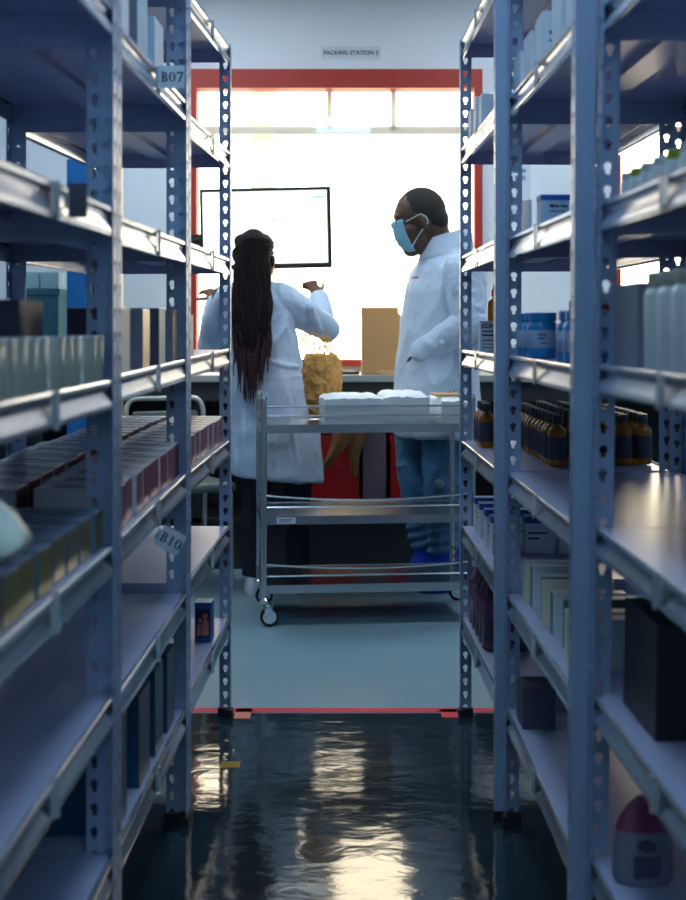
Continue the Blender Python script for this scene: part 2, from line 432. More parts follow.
# ------------------------------------------------------------------ racks
PITCH = .040
def keyhole(cx, cz, k=1.0):
    r = .0078*k; sl = .0040*k; pts = []
    a0 = -pi/2+math.asin(sl/r)
    for i in range(9):
        a = a0+(2*pi-2*math.asin(sl/r))*i/8; pts.append((cx+r*cos(a), cz+.004+r*sin(a)))
    pts += [(cx-sl, cz-.010), (cx+sl, cz-.010)]
    return pts
POST = {}
def post_mesh(sx, sy, wx, H, plain=False):
    """folded angle: aisle flange in plane x=0 (runs along y), end flange in plane y=0 (runs along x)"""
    key = (sx, sy, wx, round(H, 3), plain)
    if key in POST: return POST[key]
    mb = MB(); t = .0018; wy = .036; n = int(H/PITCH)
    cols = [wx/2] if wx < .045 else [.016, wx-.014]
    for i in range(n):
        z0 = H*i/n; z1 = H*(i+1)/n
        mb.prism([(sx*a, b) for a, b in rect(0, z0, wx, z1)], 0, sy*t, [] if plain else [[(sx*a, b) for a, b in keyhole(c, (z0+z1)/2)] for c in cols], axis='y')
        mb.prism([(sy*a, b) for a, b in rect(t, z0, wy, z1)], 0, sx*t, [[(sy*a, b) for a, b in keyhole(wy/2, (z0+z1)/2)]], axis='x')
    me = mb.mesh('post', M['steel']); POST[key] = me
    return me
D = .43
SH = .05
def shelf_mesh(s, L, k):
    """tray with rolled front and back lips; bottom of the lip at z=0; x runs inward (sign s), y from 0 (far) to -L"""
    mb = MB()
    ya, yb = -.0035, -L+.0035
    mb.box(s*.010, yb, .0445, s*(D-.010), ya, .0462)
    mb.mi(1)
    prof = [(.013,.0450),(.008,.0462),(.0062,.0490),(.0040,.0498),(.0026,.0478),(.0028,.0420),(.0085,.0385),(.0105,.0330),(.0105,.0290),(.0030,.0120),(.0022,.0080),(.0026,.0015),(.0120,.0012)]
    for side in (0, 1):
        pr = [(s*(a if side == 0 else D-a), b) for a, b in prof]
        mb.sheet(pr, .0011, yb, ya)
    mb.mi(0)
    for y0, y1 in ((ya-.0016, ya), (yb, yb+.0016)):
        mb.box(s*.006, y0, .004, s*(D-.006), y1, .0455)
    # stiffening channel under the tray
    mb.box(s*(D/2-.03), yb+.004, .030, s*(D/2+.03), ya-.004, .0450)
    return mb.mesh('shelf', [M['shelf'], M['lip']], True, 25)
RACK = {}
def make_rack(key, s, far, near, rows, label, wend, lean, group='storage racks lining the aisle'):
    """far, near: aisle-side corners (x, y); rows: lip bottom heights at (far, near)"""
    dx, dy = far[0]-near[0], far[1]-near[1]
    L = math.hypot(dx, dy); rz = -math.atan2(dx, dy)
    root = thing('storage_rack', label, 'rack', (far[0], far[1], 0), (0, lean, rz), group)
    if lean: root.location.z = abs(math.sin(lean))*D if (lean*s > 0) else 0.0
    H = max(max(a, b) for a, b in rows)+SH+.004
    for ux, sxx in ((0, s), (s*D, -s)):
        for yy, sy in ((0, -1), (-L, 1)):
            w = wend if (ux == 0 and yy == 0) else .036
            p = link('post', post_mesh(sxx, sy, w, H, yy != 0 and ux == 0), root, (ux, yy, .0))
            ft = MB().prism([(-.005*sxx, -.003*sy), ((w+.004)*sxx, -.003*sy), ((w+.004)*sxx, .014*sy), (.014*sxx, .014*sy), (.014*sxx, .040*sy), (-.005*sxx, .040*sy)], 0, .022)
            part('foot', ft, M['foot'], p, label='black rubber foot')
    me = {}
    for k, (zf, zn) in enumerate(rows):
        sh = link('shelf', shelf_mesh(s, L, k), root, (0, 0, zf), (math.atan2(zf-zn, L), 0, 0))
        hb = MB()
        yc = -L*.5
        hb.box(-s*.0025, yc-.006, -.002, s*.0012, yc+.006, .052, .0008)
        hb.box(-s*.0012, yc-.035, .006, s*.0003, yc-.008, .046, .0004)
        part('label_holder', hb, M['clear'], sh, label='clear plastic label holder clipped on the lip')
    bpy.context.view_layer.update()
    RACK[key] = dict(root=root, s=s, L=L, rows=rows, far=far, near=near, rz=rz, mw=root.matrix_world.copy())
    return root
z3, z2, z1, z0 = 4.22, 3.30, 2.38, 1.46
make_rack('LF', -1, (-.342, z3), (-.370, z2+.004), [(1.995,1.95),(1.672,1.650),(1.347,1.339),(1.073,1.060),(.794,.782),(.532,.522),(.250,.238)],
          'grey-blue steel rack holding the photo-printed box, beside the woman', .037, 0)
make_rack('LM', -1, (-.370, z2-.004), (-.390, z1+.004), [(1.985,1.975),(1.672,1.660),(1.337,1.325),(1.058,1.046),(.785,.760),(.500,.490),(.225,.222)],
          'grey-blue steel rack carrying the B07 and B10 flag cards', .053, 0)
make_rack('LN', -1, (-.390, z1-.004), (-.408, z0), [(1.985,1.985),(1.678,1.668),(1.335,1.325),(1.040,1.035),(.757,.752),(.500,.495),(.225,.222)],
          'grey-blue steel rack holding olive gold cartons and a white plastic bag', .053, 0)
make_rack('RF', 1, (.357, z3), (.366, z2+.004), [(2.010,1.995),(1.682,1.668),(1.354,1.347),(1.070,1.068),(.794,.793),(.532,.532),(.252,.262)],
          'grey-blue steel rack holding the amber bottles, beside the man', .037, 0)
make_rack('RM', 1, (.384, z2-.004), (.394, z1+.004), [(1.990,1.985),(1.681,1.672),(1.347,1.335),(1.066,1.061),(.789,.784),(.498,.497),(.223,.216)],
          'grey-blue steel rack holding the blue plastic jars', .037, R(.3))
make_rack('RN', 1, (.416, z1-.004), (.430, z0), [(1.985,1.985),(1.678,1.672),(1.338,1.330),(1.061,1.057),(.782,.778),(.497,.495),(.218,.214)],
          'grey-blue steel rack holding tall white jars and black cartons', .037, R(.9))

def on(rk, row, u, z):
    """world point on a shelf: u metres in from the aisle face, at world depth z (along the aisle); and its yaw"""
    r = RACK[rk]; v = (r['far'][1]-z)/math.cos(r['rz']); zf, zn = r['rows'][row]; f = v/r['L']
    p = r['mw'] @ Vector((r['s']*u, -v, zf+(zn-zf)*f+.0468))
    return p, (r['mw'].to_3x3() @ Matrix.Rotation(math.atan2(zf-zn, r['L']), 3, 'X')).to_euler()
def x_on(rk, x, z):
    """u for a world x at depth z"""
    r = RACK[rk]; f = (r['far'][1]-z)/(r['far'][1]-r['near'][1]); xf = r['far'][0]+(r['near'][0]-r['far'][0])*f
    return (x-xf)*r['s']

# flag cards on the left middle rack --------------------------------
def flag(rk, row, z, word, tilt, hz, w=.053, h=.046, dark=False):
    r = RACK[rk]; v = r['far'][1]-z; zf, zn = r['rows'][row]; zz = zf+(zn-zf)*v/r['L']
    c = MB().box(0, -.0005, -h/2, w, .0005, h/2)
    # card pivots at the lip and sticks out into the aisle
    o = part('label_card', c, M['dkgrey' if dark else 'card'], r['root'], loc=(-.002*r['s'], -v, zz+hz), rot=(0, tilt, 0),
             label=('small dark flag card, print too blurred to read' if dark else 'white flag card reading %s sticking out into the aisle' % word))
    if not dark:
        t = glyphs(word, .0205); 
        part('lettering', t, M['ink'], o, loc=(w/2+.002, -.0006, 0))
    cl = MB().box(-.006, -.003, -.012, .0015, .003, .012, .001)
    part('card_clip', cl, M['clear'], o)
flag('LM', 1, 2.82, 'B07', 0, .029)
flag('LM', 4, 2.83, 'B10', R(29), -.016)
flag('LN', 2, 1.98, '', 0, .03, dark=True, w=.028, h=.05)

# ------------------------------------------------------------------ cartons
ORD = ['first','second','third','fourth','fifth','sixth','seventh','eighth','ninth','tenth','eleventh','twelfth']
def carton_mb(w, d, h, bev=.0008):
    """w along the aisle (y), d into the rack (x), standing at z=0, centred"""
    return MB().box(-d/2, -w/2, 0, d/2, w/2, h, bev)
def carton(name, rk, row, u, z, d, w, h, m, label, cat='box', group=None, yaw=0, top=None, front=None, face=None, lines=None, lift=0):
    """u: aisle-side edge; top/front(aisle)/face(camera side): extra printed panels as parts"""
    p, e = on(rk, row, u+d/2, z); s = RACK[rk]['s']
    r = thing(name, label, cat, p+Vector((0,0,.0006+lift)), (e.x, e.y, e.z+yaw), group)
    part('carton_body', carton_mb(w, d, h), M[m], r)
    t = .0005
    if top == 'bluelid': part('lid', MB().box(-d/2-.001, -w/2-.001, h-.016, d/2+.001, w/2+.001, h+.002), M['bluelid'], r, label='blue lid')
    elif top: part('carton_top', MB().box(-d/2, -w/2, h, d/2, w/2, h+.0012), M[top], r)
    if front:
        xx = -s*d/2; part('front_panel', MB().box(xx-t, -w/2+.001, .001, xx+t, w/2-.001, h-.001), M[front], r)
    if face: part('side_panel', MB().box(-d/2+.001, -w/2-t, .001, d/2-.001, -w/2+t, h-.001), M[face], r)
    if lines:
        lb = MB()
        for (a0, b0, a1, b1) in lines: lb.box(-d/2+a0*d, -w/2-2*t, b0*h, -d/2+a1*d, -w/2-t, b1*h)
        part('print', lb, M['print'], r)
    return r
# maroon cartons: rows along the aisle on the fifth row
def carton_proto(name, d, w, h, body, top, front, s):
    r = thing(name, '', 'box')
    part('carton_body', carton_mb(w, d, h), M[body], r)
    part('carton_top', MB().box(-d/2, -w/2, h, d/2, w/2, h+.001), M[top], r)
    xx = -s*d/2; part('front_panel', MB().box(xx-.0005, -w/2+.001, .001, xx+.0005, w/2-.001, h-.001), M[front], r)
    lb = MB().box(-d*.3, -w*.25, h+.001, d*.25, -w*.12, h+.0014).box(-d*.3, .05*w, h+.001, 0, .15*w, h+.0014)
    part('print', lb, M['print'], r)
    return r
def row_of(proto_args, rk, row, us, zs, labelf, group, jit=.004, used=[0]):
    proto = None
    for i, u in enumerate(us):
        for j, z in enumerate(zs):
            d = proto_args[1]
            p, e = on(rk, row, u+d/2+random.uniform(-jit, jit), z+random.uniform(-.004, .004))
            p.z += .0008; rot = (e.x, e.y, e.z+random.uniform(-.03, .03))
            if proto is None:
                proto = carton_proto(*proto_args); proto.location = p; proto.rotation_euler = rot; proto['label'] = labelf(i, j); proto['group'] = group
            else: copy_tree(proto, p, rot, labelf(i, j), group)
ROWN = ['aisle-side row', 'middle row', 'back row']
zsM = [3.24-.104*k for k in range(8)]
row_of(('medicine_carton', .15, .085, .078, 'mtop', 'mtop', 'maroon', -1), 'LM', 4, (.022, .20), zsM,
       lambda i, j: '%s maroon carton, counted from the far end, in the %s above the B10 card' % (ORD[j], ['aisle-side row','rear row'][i]), 'maroon cartons on the shelf above the B10 card')
zsF = [4.16-.088*k for k in range(10)]
row_of(('medicine_carton', .15, .071, .075, 'mtop', 'mtop', 'maroon', -1), 'LF', 4, (.022, .20), zsF,
       lambda i, j: '%s maroon carton from the window end, %s, shelf beside the woman\'s back' % (ORD[j], ['aisle-side row','rear row'][i]), 'maroon cartons on the shelf nearest the woman')
zsN = [2.31-.094*k for k in range(9)]
row_of(('medicine_carton', .17, .078, .066, 'btop', 'btop', 'olive', -1), 'LN', 4, (.02, .205), zsN,
       lambda i, j: '%s olive gold carton from the far end, %s, under the pale tins' % (ORD[j], ['aisle-side row','rear row'][i]), 'olive gold cartons under the pale tins')
# taller cartons on the same shelf, further into the aisle-side gap
# four foil cartons and pale tins, fourth row on the left
for k, (z, h, fr) in enumerate(((3.20,.118,'gold'),(3.00,.122,'cream'),(2.79,.118,'gold'),(2.56,.12,'cream'))):
    carton('foil_carton', 'LM', 3, .018, z, .10, .085, h, 'dkgrey' if k % 2 else 'greyc', '%s carton with glossy %s front, %s from the far end of its shelf' % (['grey','dark grey'][k % 2], fr, ORD[k]), front=fr, top='tinrim',
           group='foil cartons beside the pale tins')
carton('slim_carton', 'LF', 3, .012, 3.42, .06, .10, .105, 'cream', 'slim cream carton at the near end of the shelf beside the woman')
def make_tin(label):
    r = thing('tin', label, 'tin', group='pale tins on the shelf over olive cartons')
    part('tin_body', MB().lathe([(.0255,0),(.0265,.002),(.0265,.072),(.0258,.074)]), M['tin'], r, True)
    part('rim', MB().lathe([(.0272,.072),(.0276,.075),(.0272,.0785),(.024,.0788),(.0235,.076)]), M['tinrim'], r, True, label='bright metal rim')
    return r
tin0 = None; q = 0
for z in (2.30, 2.243, 2.12, 2.063, 2.006, 1.90, 1.843, 1.786, 1.729, 1.672, 1.615, 1.558):
    p, e = on('LN', 3, .036, z); p.z += .0013
    lab = '%s pale glossy tin, counted from the far end of the tin row' % ORD[q]; q += 1
    if tin0 is None: tin0 = make_tin(lab); tin0.location = p
    else: copy_tree(tin0, p, (0,0,0), lab)
carton('storage_box', 'LN', 3, .12, 2.26, .22, .16, .135, 'dkgrey', 'dark grey carton behind the row of pale tins', top='dkgrey')
# boxes on the B07 shelf
r = carton('printed_carton', 'LM', 1, .014, 2.52, .06, .10, .135, 'whitec', 'white carton with a blue printed emblem on the B07 shelf', face='whitec')
eb = MB()
for a, b, c, d_ in ((-.016,.055,.012,.10),(-.008,.04,.016,.06),(-.012,.095,.004,.115),(.004,.07,.018,.088)): eb.box(a, -.0512, b, c, -.0506, d_)
part('emblem', eb, M['blueprint'], r, label='ragged bright blue printed shape')
carton('blue_grey_carton', 'LM', 1, .014, 2.72, .07, .12, .135, 'greyc', 'blue-grey carton between the emblem carton and the pale one', front='paleblue')
carton('pale_carton', 'LM', 1, .014, 2.93, .07, .12, .118, 'paleblue', 'pale blue carton just behind the B07 card', front='whitec')
# tall teal cartons, bottom row
for k, (z, h, w) in enumerate(((3.14,.175,.11),(2.97,.180,.11),(2.78,.180,.13),(2.52,.195,.12))):
    carton('tall_carton', 'LM', 6, .02, z, .13, w, h, 'teal', 'tall dark teal carton on the bottom shelf, %s from the far end' % ORD[k], top='teal', front='teal', group='tall teal cartons on the bottom shelf')
# box with the printed photo
p, e = on('LF', 6, .045, 3.93)
r = thing('photo_box', 'small blue box printed with a picture of people, by the rack end', 'box', p+Vector((0,0,.0006)), tuple(e))
part('carton_body', MB().box(-.024,-.03,0,.024,.03,.112,.0008), M['boxblue'], r)
part('picture', MB().box(-.020,-.0308,.012,.020,-.0302,.095), M['photo1'], r, label='dark printed picture of two people')
fg = MB()
for cx, cz, rr in ((.006,.074,.007),(-.008,.062,.006)): fg.prism([(cx+rr*cos(a*pi/6), cz+rr*1.2*sin(a*pi/6)) for a in range(12)], -.0313, -.0308, axis='y')
fg.prism([(-.004,.02),(.016,.02),(.016,.06),(.006,.066),(-.002,.058)], -.0313, -.0308, axis='y'); fg.prism([(-.018,.02),(-.005,.02),(-.004,.05),(-.01,.055),(-.016,.048)], -.0313, -.0308, axis='y')
part('printed_figure', fg, M['photo2'], r)
part('carton_top', MB().box(-.024,-.03,.112,.024,.03,.113), M['whitec'], r)
# drooping white plastic bag over the olive cartons
mb = MB()
P0, e = on('LN', 4, .10, 1.60)
def bag_mb():
    b = MB(); vs = []; fs = []; nu, nv = 18, 14
    for i in range(nu+1):
        for j in range(nv):
            t = i/nu; a = 2*pi*j/nv
            cx = -.13+.285*t; cz = .168-.030*t**1.6+.010*sin(5*t); r = .090*(1-t)**.5+.006
            w = 1+.16*sin(3*a+4*t)+.08*sin(7*a+9*t)
            vs.append((cx, .07*cos(a)*w*(1-.6*t)+.02*sin(3*t), cz+r*sin(a)*w))
    for i in range(nu):
        for j in range(nv):
            k = (j+1) % nv; fs.append((i*nv+j, i*nv+k, (i+1)*nv+k, (i+1)*nv+j))
    fs.append(tuple(range(nv))); fs.append(tuple(nu*nv+j for j in range(nv)))
    return b.add(vs, fs)
bg = link('plastic_bag', bag_mb().mesh('plastic_bag', M['plastic'], True, 80), None, (P0.x-.018, 1.60, P0.z))
tag(bg, 'crumpled white plastic bag drooping over the olive gold cartons', 'bag')

# ------------------------------------------------------------------ right racks' goods
def bottle(label, group):
    r = thing('amber_bottle', label, 'bottle', group=group)
    part('glass_body', MB().lathe([(.019,0),(.0225,.002),(.0232,.006),(.0232,.078),(.0215,.088),(.014,.096),(.0105,.100),(.0105,.108)], n=18), M['amber'], r, True)
    part('cap', MB().lathe([(.0125,.104),(.0132,.105),(.0132,.124),(.0122,.126)], n=18), M['cap'], r, True, label='dark grey screw cap')
    part('paper_label', MB().lathe([(.02345,.016),(.02365,.0165),(.02365,.072),(.02345,.0725)], n=18), M['dklabel'], r, True, label='dark wrap-around label')
    return r
def rowlab(i, j): return '%s amber bottle from the near end, %s line in from the aisle' % (ORD[j], ORD[i])
lines_ = [(.030, [3.96,4.03,4.10]), (.14, [3.40+.058*k for k in range(11)]), (.205, [3.62+.058*k for k in range(9)]), (.262, [3.66+.058*k for k in range(8)]), (.311, [3.44+.058*k for k in range(9)]), (.363, [3.45+.058*k for k in range(9)])]
b0 = None
for i, (u, zs) in enumerate(lines_):
    for j, z in enumerate(zs):
        p, e = on('RF', 4, u+.024, z); p.z += .0013; p.x += random.uniform(-.002, .002)
        g = 'amber bottles on the shelf beside the man'
        if b0 is None: b0 = bottle(rowlab(i, j), g); b0.location = p
        else: copy_tree(b0, p, (0,0,random.random()*6), rowlab(i, j), g)
# blue-grey labels on the three by the aisle are lighter in the photo
# blue plastic jars
def jar(label):
    r = thing('plastic_jar', label, 'jar', group='blue plastic jars on the aisle edge')
    part('jar_body', MB().lathe([(.030,0),(.0345,.003),(.0352,.008),(.0352,.066),(.0335,.074),(.027,.080),(.0265,.083)], n=28), M['bluejar'], r, True)
    lid = part('lid', MB().lathe([(.029,.081),(.0305,.0825),(.0305,.099),(.029,.1005)], n=28), M['bluejar'], r, True)
    part('paper_label', MB().lathe([(.0353,.022),(.03555,.0225),(.03555,.061),(.0353,.0615)], n=28), M['jarlab'], r, True, label='pale blue paper label')
    pr = MB()
    for a0, z_, hh, n_ in ((-2.0,.050,.004,7),(-2.0,.042,.004,6),(-1.9,.032,.002,8)):
        for k in range(n_):
            a = a0+k*.07; b = a+.07
            pr.add([(.0358*cos(a),.0358*sin(a),z_),(.0358*cos(b),.0358*sin(b),z_),(.0358*cos(b),.0358*sin(b),z_+hh),(.0358*cos(a),.0358*sin(a),z_+hh)], [(0,1,2,3)])
    part('print', pr, M['print'], r)
    return r
j0 = None
for k, z in enumerate((3.05, 3.127, 3.204, 2.50, 2.577, 2.654)):
    p, e = on('RM', 3, .050, z); p.z += .0013
    lab = '%s blue jar of the %s trio on the fourth shelf down' % (ORD[k % 3], ['rear', 'near'][k//3])
    if j0 is None: j0 = jar(lab); j0.location = p
    else: copy_tree(j0, p, (0,0,.1*k), lab)
p, e = on('RM', 3, .15, 3.20)
r = thing('supply_bottle', 'white bottle with bright blue cap and orange band behind the blue jars', 'bottle', p+Vector((0,0,.0013)))
part('bottle_body', MB().lathe([(.016,0),(.018,.003),(.018,.085),(.011,.098),(.011,.105)]), M['whitej'], r, True)
part('cap', MB().lathe([(.0145,.102),(.0155,.104),(.0155,.128),(.014,.130)]), M['capblue'], r, True, label='bright blue cap')
part('band', MB().lathe([(.0181,.05),(.0184,.051),(.0184,.07),(.0181,.071)]), M['capred'], r, True, label='red orange band')
carton('red_box', 'RM', 3, .16, 3.08, .045, .03, .125, 'redc', 'small red carton standing behind the blue jars')
p, e = on('RM', 3, .26, 3.0)
r = thing('lidded_tub', 'pale tub with a dark green lid behind the blue jars', 'tub', p+Vector((0,0,.0013)))
part('tub_body', MB().lathe([(.044,0),(.048,.004),(.050,.10),(.049,.102)], n=28), M['whitej'], r, True)
part('lid', MB().lathe([(.052,.098),(.053,.10),(.053,.112),(.045,.122),(.02,.124)], n=28), M['dglid'], r, True, label='dark green lid')
# printed carton with its partial name, and a red-capped bottle
p, e = on('RF', 3, .075, 4.02)
r = thing('medicine_carton', 'lavender white carton printed CLINDA beside the rack end', 'box', p+Vector((0,0,.0006)), tuple(e))
part('carton_body', MB().box(-.036,-.025,0,.036,.025,.088,.0008), M['whitec'], r)
part('lettering', text_mb('CLINDA', .017, bold=.0006), M['maroon'], r, loc=(.0,-.0256,.073))
ln = MB()
for a0, z_, a1, hh in ((-.030,.056,.024,.004),(-.030,.044,.012,.005),(-.030,.030,.004,.003),(-.030,.020,.010,.002),(-.030,.010,.020,.002)): ln.box(a0, -.0257, z_, a1, -.0251, z_+hh)
part('print', ln, M['print'], r)
p, e = on('RF', 3, .10, 4.13)
r = thing('dropper_bottle', 'tall amber bottle with red cap behind the CLINDA carton', 'bottle', p+Vector((0,0,.0013)))
part('glass_body', MB().lathe([(.022,0),(.025,.003),(.025,.135),(.022,.148),(.010,.156),(.010,.166)]), M['amber'], r, True)
part('cap', MB().lathe([(.0115,.162),(.0125,.163),(.0125,.180),(.008,.186),(.007,.198)]), M['capred'], r, True, label='red cap')
# blue-lidded cartons
n_ = 0
for i, u in enumerate((.035, .125, .215)):
    for j, z in enumerate((4.12, 3.98, 3.84, 3.70)):
        carton('lidded_carton', 'RF', 5, u, z, .075, .05, .098, 'whitec', '%s white carton with blue top from the window end, %s line in' % (ORD[j], ORD[i]), top='bluelid', face='whitec',
               lines=[(.1,.55,.8,.6),(.1,.4,.5,.45)], group='blue-topped cartons below the amber bottles')
# slim pale cartons
for k in range(8):
    z = 3.22-.095*k
    carton('slim_carton', 'RM', 5, .035+.004*(k % 3), z, .15, .034, .088+.006*(k % 2), ['cream','whitec','greenf'][k % 3], '%s slim pale carton from the far end, below the empty shelf' % ORD[k], top='mtop', front=['cream','greenf','whitec'][k % 3], group='slim pale cartons below the empty shelf')
# thin white cartons
for k, (z, h) in enumerate(((4.06,.10),(3.92,.115),(3.78,.10))):
    carton('white_carton', 'RF', 1, .015, z, .035, .06, h, 'whitec', '%s thin white carton from the window, on the second highest shelf' % ORD[k], group='thin white cartons high beside the window')
for k, (z, h) in enumerate(((3.22,.088),(3.05,.10),(2.88,.105),(2.66,.12),(2.50,.12))):
    carton('pale_carton', 'RM', 1, .012, z, .065, .11, h, 'paleblue', '%s pale blue carton from the far end, high above the blue jars' % ORD[k], face='whitec', top='whitec', lines=[(.2,.55,.7,.62),(.2,.4,.5,.45)], group='pale blue cartons high above the blue jars')
# blue-topped box with print
p, e = on('RM', 2, .050, 2.92)
r = thing('medicine_carton', 'white carton with a blue top band and dark print above the jars', 'box', p+Vector((0,0,.0006)), tuple(e))
part('carton_body', MB().box(-.030,-.03,0,.030,.03,.058,.0008), M['paleblue'], r)
part('carton_top', MB().box(-.031,-.031,.058,.031,.031,.070,.001), M['bluelid'], r, label='blue top band')
part('print', MB().box(-.012,-.0306,.043,-.001,-.0300,.049).box(.0,-.0306,.043,.008,-.0300,.0475).box(.012,-.0306,.043,.016,-.0300,.049).box(.0165,-.0306,.043,.026,-.0300,.0475).box(-.012,-.0306,.034,.022,-.0300,.036), M['ink'], r, label='small dark print')
carton('thin_carton', 'RM', 2, .010, 3.06, .010, .08, .070, 'whitec', 'thin white carton standing beside the blue-topped carton')
# near shelf: little white jars with green lids
for k, z in enumerate((2.26,2.19,2.12,2.04,1.96,1.88,1.80,1.72)):
    p, e = on('RN', 2, .035, z)
    r = thing('small_jar', '%s small white jar from the far end of the %s-lidded jar row' % (ORD[k], 'green'), 'jar', p+Vector((0,0,.0006)), group='small white jars above the tall jars')
    part('jar_body', MB().lathe([(.017,0),(.0195,.002),(.0195,.026),(.016,.031)], n=18), M['whitej'], r, True)
    part('lid', MB().lathe([(.0175,.029),(.018,.030),(.018,.041),(.0165,.0425)], n=18), M['glid' if k % 3 == 1 else 'whitej'], r, True)
r = carton('large_carton', 'RN', 3, .02, 2.22, .16, .16, .135, 'greyc', 'grey carton with dark printed panels beside the tall white jars', lines=[(.35,.62,.8,.68),(.45,.15,.6,.4),(.35,.32,.75,.42),(.1,.85,.9,.88)])
for k, z in enumerate((2.06, 1.98, 1.90, 1.82, 1.74, 1.66)):
    p, e = on('RN', 3, .052, z)
    r = thing('tall_jar', '%s tall white jar from the grey printed carton' % ORD[k], 'jar', p+Vector((0,0,.0006)), group='tall white jars on the near shelf')
    part('jar_body', MB().lathe([(.034,0),(.038,.003),(.0385,.008),(.0385,.112),(.035,.122),(.030,.126)], n=24), M['whitej'], r, True)
    part('lid', MB().lathe([(.032,.124),(.0335,.126),(.0335,.146),(.031,.148)], n=24), M['tin'], r, True)
# black cartons low on the near rack
carton('black_carton', 'RN', 5, .045, 2.20, .17, .22, .175, 'blackc', 'large black carton at the far end of the low shelf', face='blackc', top='blackc')
carton('black_carton', 'RN', 5, .235, 2.20, .17, .22, .160, 'blackc', 'large black carton deeper on the low shelf beside another', face='blackc', top='blackc')
# red and white pouch at the bottom, shade put into its grey and maroon
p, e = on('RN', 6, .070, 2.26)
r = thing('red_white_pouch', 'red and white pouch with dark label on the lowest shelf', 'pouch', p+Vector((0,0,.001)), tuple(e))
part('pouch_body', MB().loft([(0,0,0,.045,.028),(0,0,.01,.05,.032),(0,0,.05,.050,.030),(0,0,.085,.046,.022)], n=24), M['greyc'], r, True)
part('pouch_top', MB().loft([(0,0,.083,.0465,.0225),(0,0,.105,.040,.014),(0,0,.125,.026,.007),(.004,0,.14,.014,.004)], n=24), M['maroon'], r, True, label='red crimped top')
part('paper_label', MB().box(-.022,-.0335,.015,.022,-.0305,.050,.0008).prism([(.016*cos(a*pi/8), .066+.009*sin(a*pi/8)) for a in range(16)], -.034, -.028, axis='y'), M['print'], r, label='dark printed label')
# dark printed box on the middle bottom shelf
carton('dark_carton', 'RM', 6, .02, 3.17, .075, .10, .095, 'dkgrey', 'dark grey carton with pale print on the lowest middle shelf', lines=[(.2,.6,.8,.72),(.2,.35,.6,.42)])
# clear purple bottles
pb0 = None
for k in range(10):
    i, j = k % 2, k//2
    p, e = on('RF', 6, .050+.07*i, 4.12-.09*j); p.z += .0013
    lab = '%s clear purple drink bottle from the window end, %s line' % (ORD[j], ['aisle-side', 'inner'][i])
    if pb0 is None:
        pb0 = thing('drink_bottle', lab, 'bottle', p, group='clear purple bottles low beside the trolley')
        part('bottle_body', MB().lathe([(.026,0),(.031,.004),(.032,.02),(.030,.05),(.032,.08),(.032,.13),(.024,.16),(.012,.185),(.012,.198)], n=20), M['purple'], pb0, True)
        part('cap', MB().lathe([(.0135,.196),(.0145,.197),(.0145,.211),(.013,.212)], n=16), M['whitej'], pb0, True, label='white cap')
        part('paper_label', MB().lathe([(.0322,.085),(.0326,.086),(.0326,.125),(.0322,.126)], n=20), M['purplab'], pb0, True, label='purple wrap label')
    else: copy_tree(pb0, p, (0,0,k), lab)

# ------------------------------------------------------------------ packing counter and what stands on it
CY0, CY1, CH = 6.72, 7.25, .965
tp = thing('packing_counter', 'long grey packing counter with dark front under the window', 'counter', (0, 0, 0))
part('counter_top', MB().box(-2.7, CY0, CH-.035, 1.9, CY1, CH, .004), M['counter'], tp, label='grey counter top')
part('apron', MB().box(-2.7, CY0+.03, CH-.13, 1.9, CY0+.05, CH-.036), M['counterd'], tp)
part('back_panel', MB().box(-2.7, CY1-.05, .06, 1.9, CY1-.02, CH-.04), M['counterd'], tp)
part('low_shelf', MB().box(-2.7, CY0+.06, .235, 1.9, CY1-.05, .26), M['counterd'], tp)
part('plinth', MB().box(-2.7, CY0+.10, 0, 1.9, CY0+.13, .235), M['counterd'], tp)
for x in (-2.68, -1.5, -.72, .86, 1.88): part('leg', MB().box(x-.02, CY0+.06, 0, x+.02, CY1-.05, CH-.036), M['counterd'], tp)
part('divider', MB().box(wpx(363)*.93, CY0+.055, .26, wpx(386)*.93, CY1-.05, CH-.13), M['mauve'], tp, label='mauve grey divider panel')
def bin_(x0, x1, z0, z1, label, yf=6.82):
    r = thing('storage_bin', label, 'bin', ((x0+x1)/2, yf, z0)); w = (x1-x0)/2; h = z1-z0
    t = .006
    m_ = MB().box(-w+.012, 0, 0, w-.012, .28, t)
    m_.box(-w+.004, 0, 0, w-.004, t, h).box(-w+.004, .274, 0, w-.004, .28, h).box(-w+.004, t, 0, -w+.012, .274, h).box(w-.012, t, 0, w-.004, .274, h)
    part('bin_body', m_, M['redbin'], r)
    part('rim', MB().prism(rect(-w-.004, -.008, w+.004, .288), h-.022, h, [rect(-w+.012, .008, w-.012, .272)[::-1]]), M['redbin'], r)
    part('handle', MB().box(-.05, -.014, h*.62, .05, -.001, h*.70, .003), M['redbin'], r)
bin_(-.19, .085, .262, .66, 'red plastic bin under the counter between the two people')
bin_(.232, .54, .262, .66, 'red plastic bin behind the man\'s jeans')
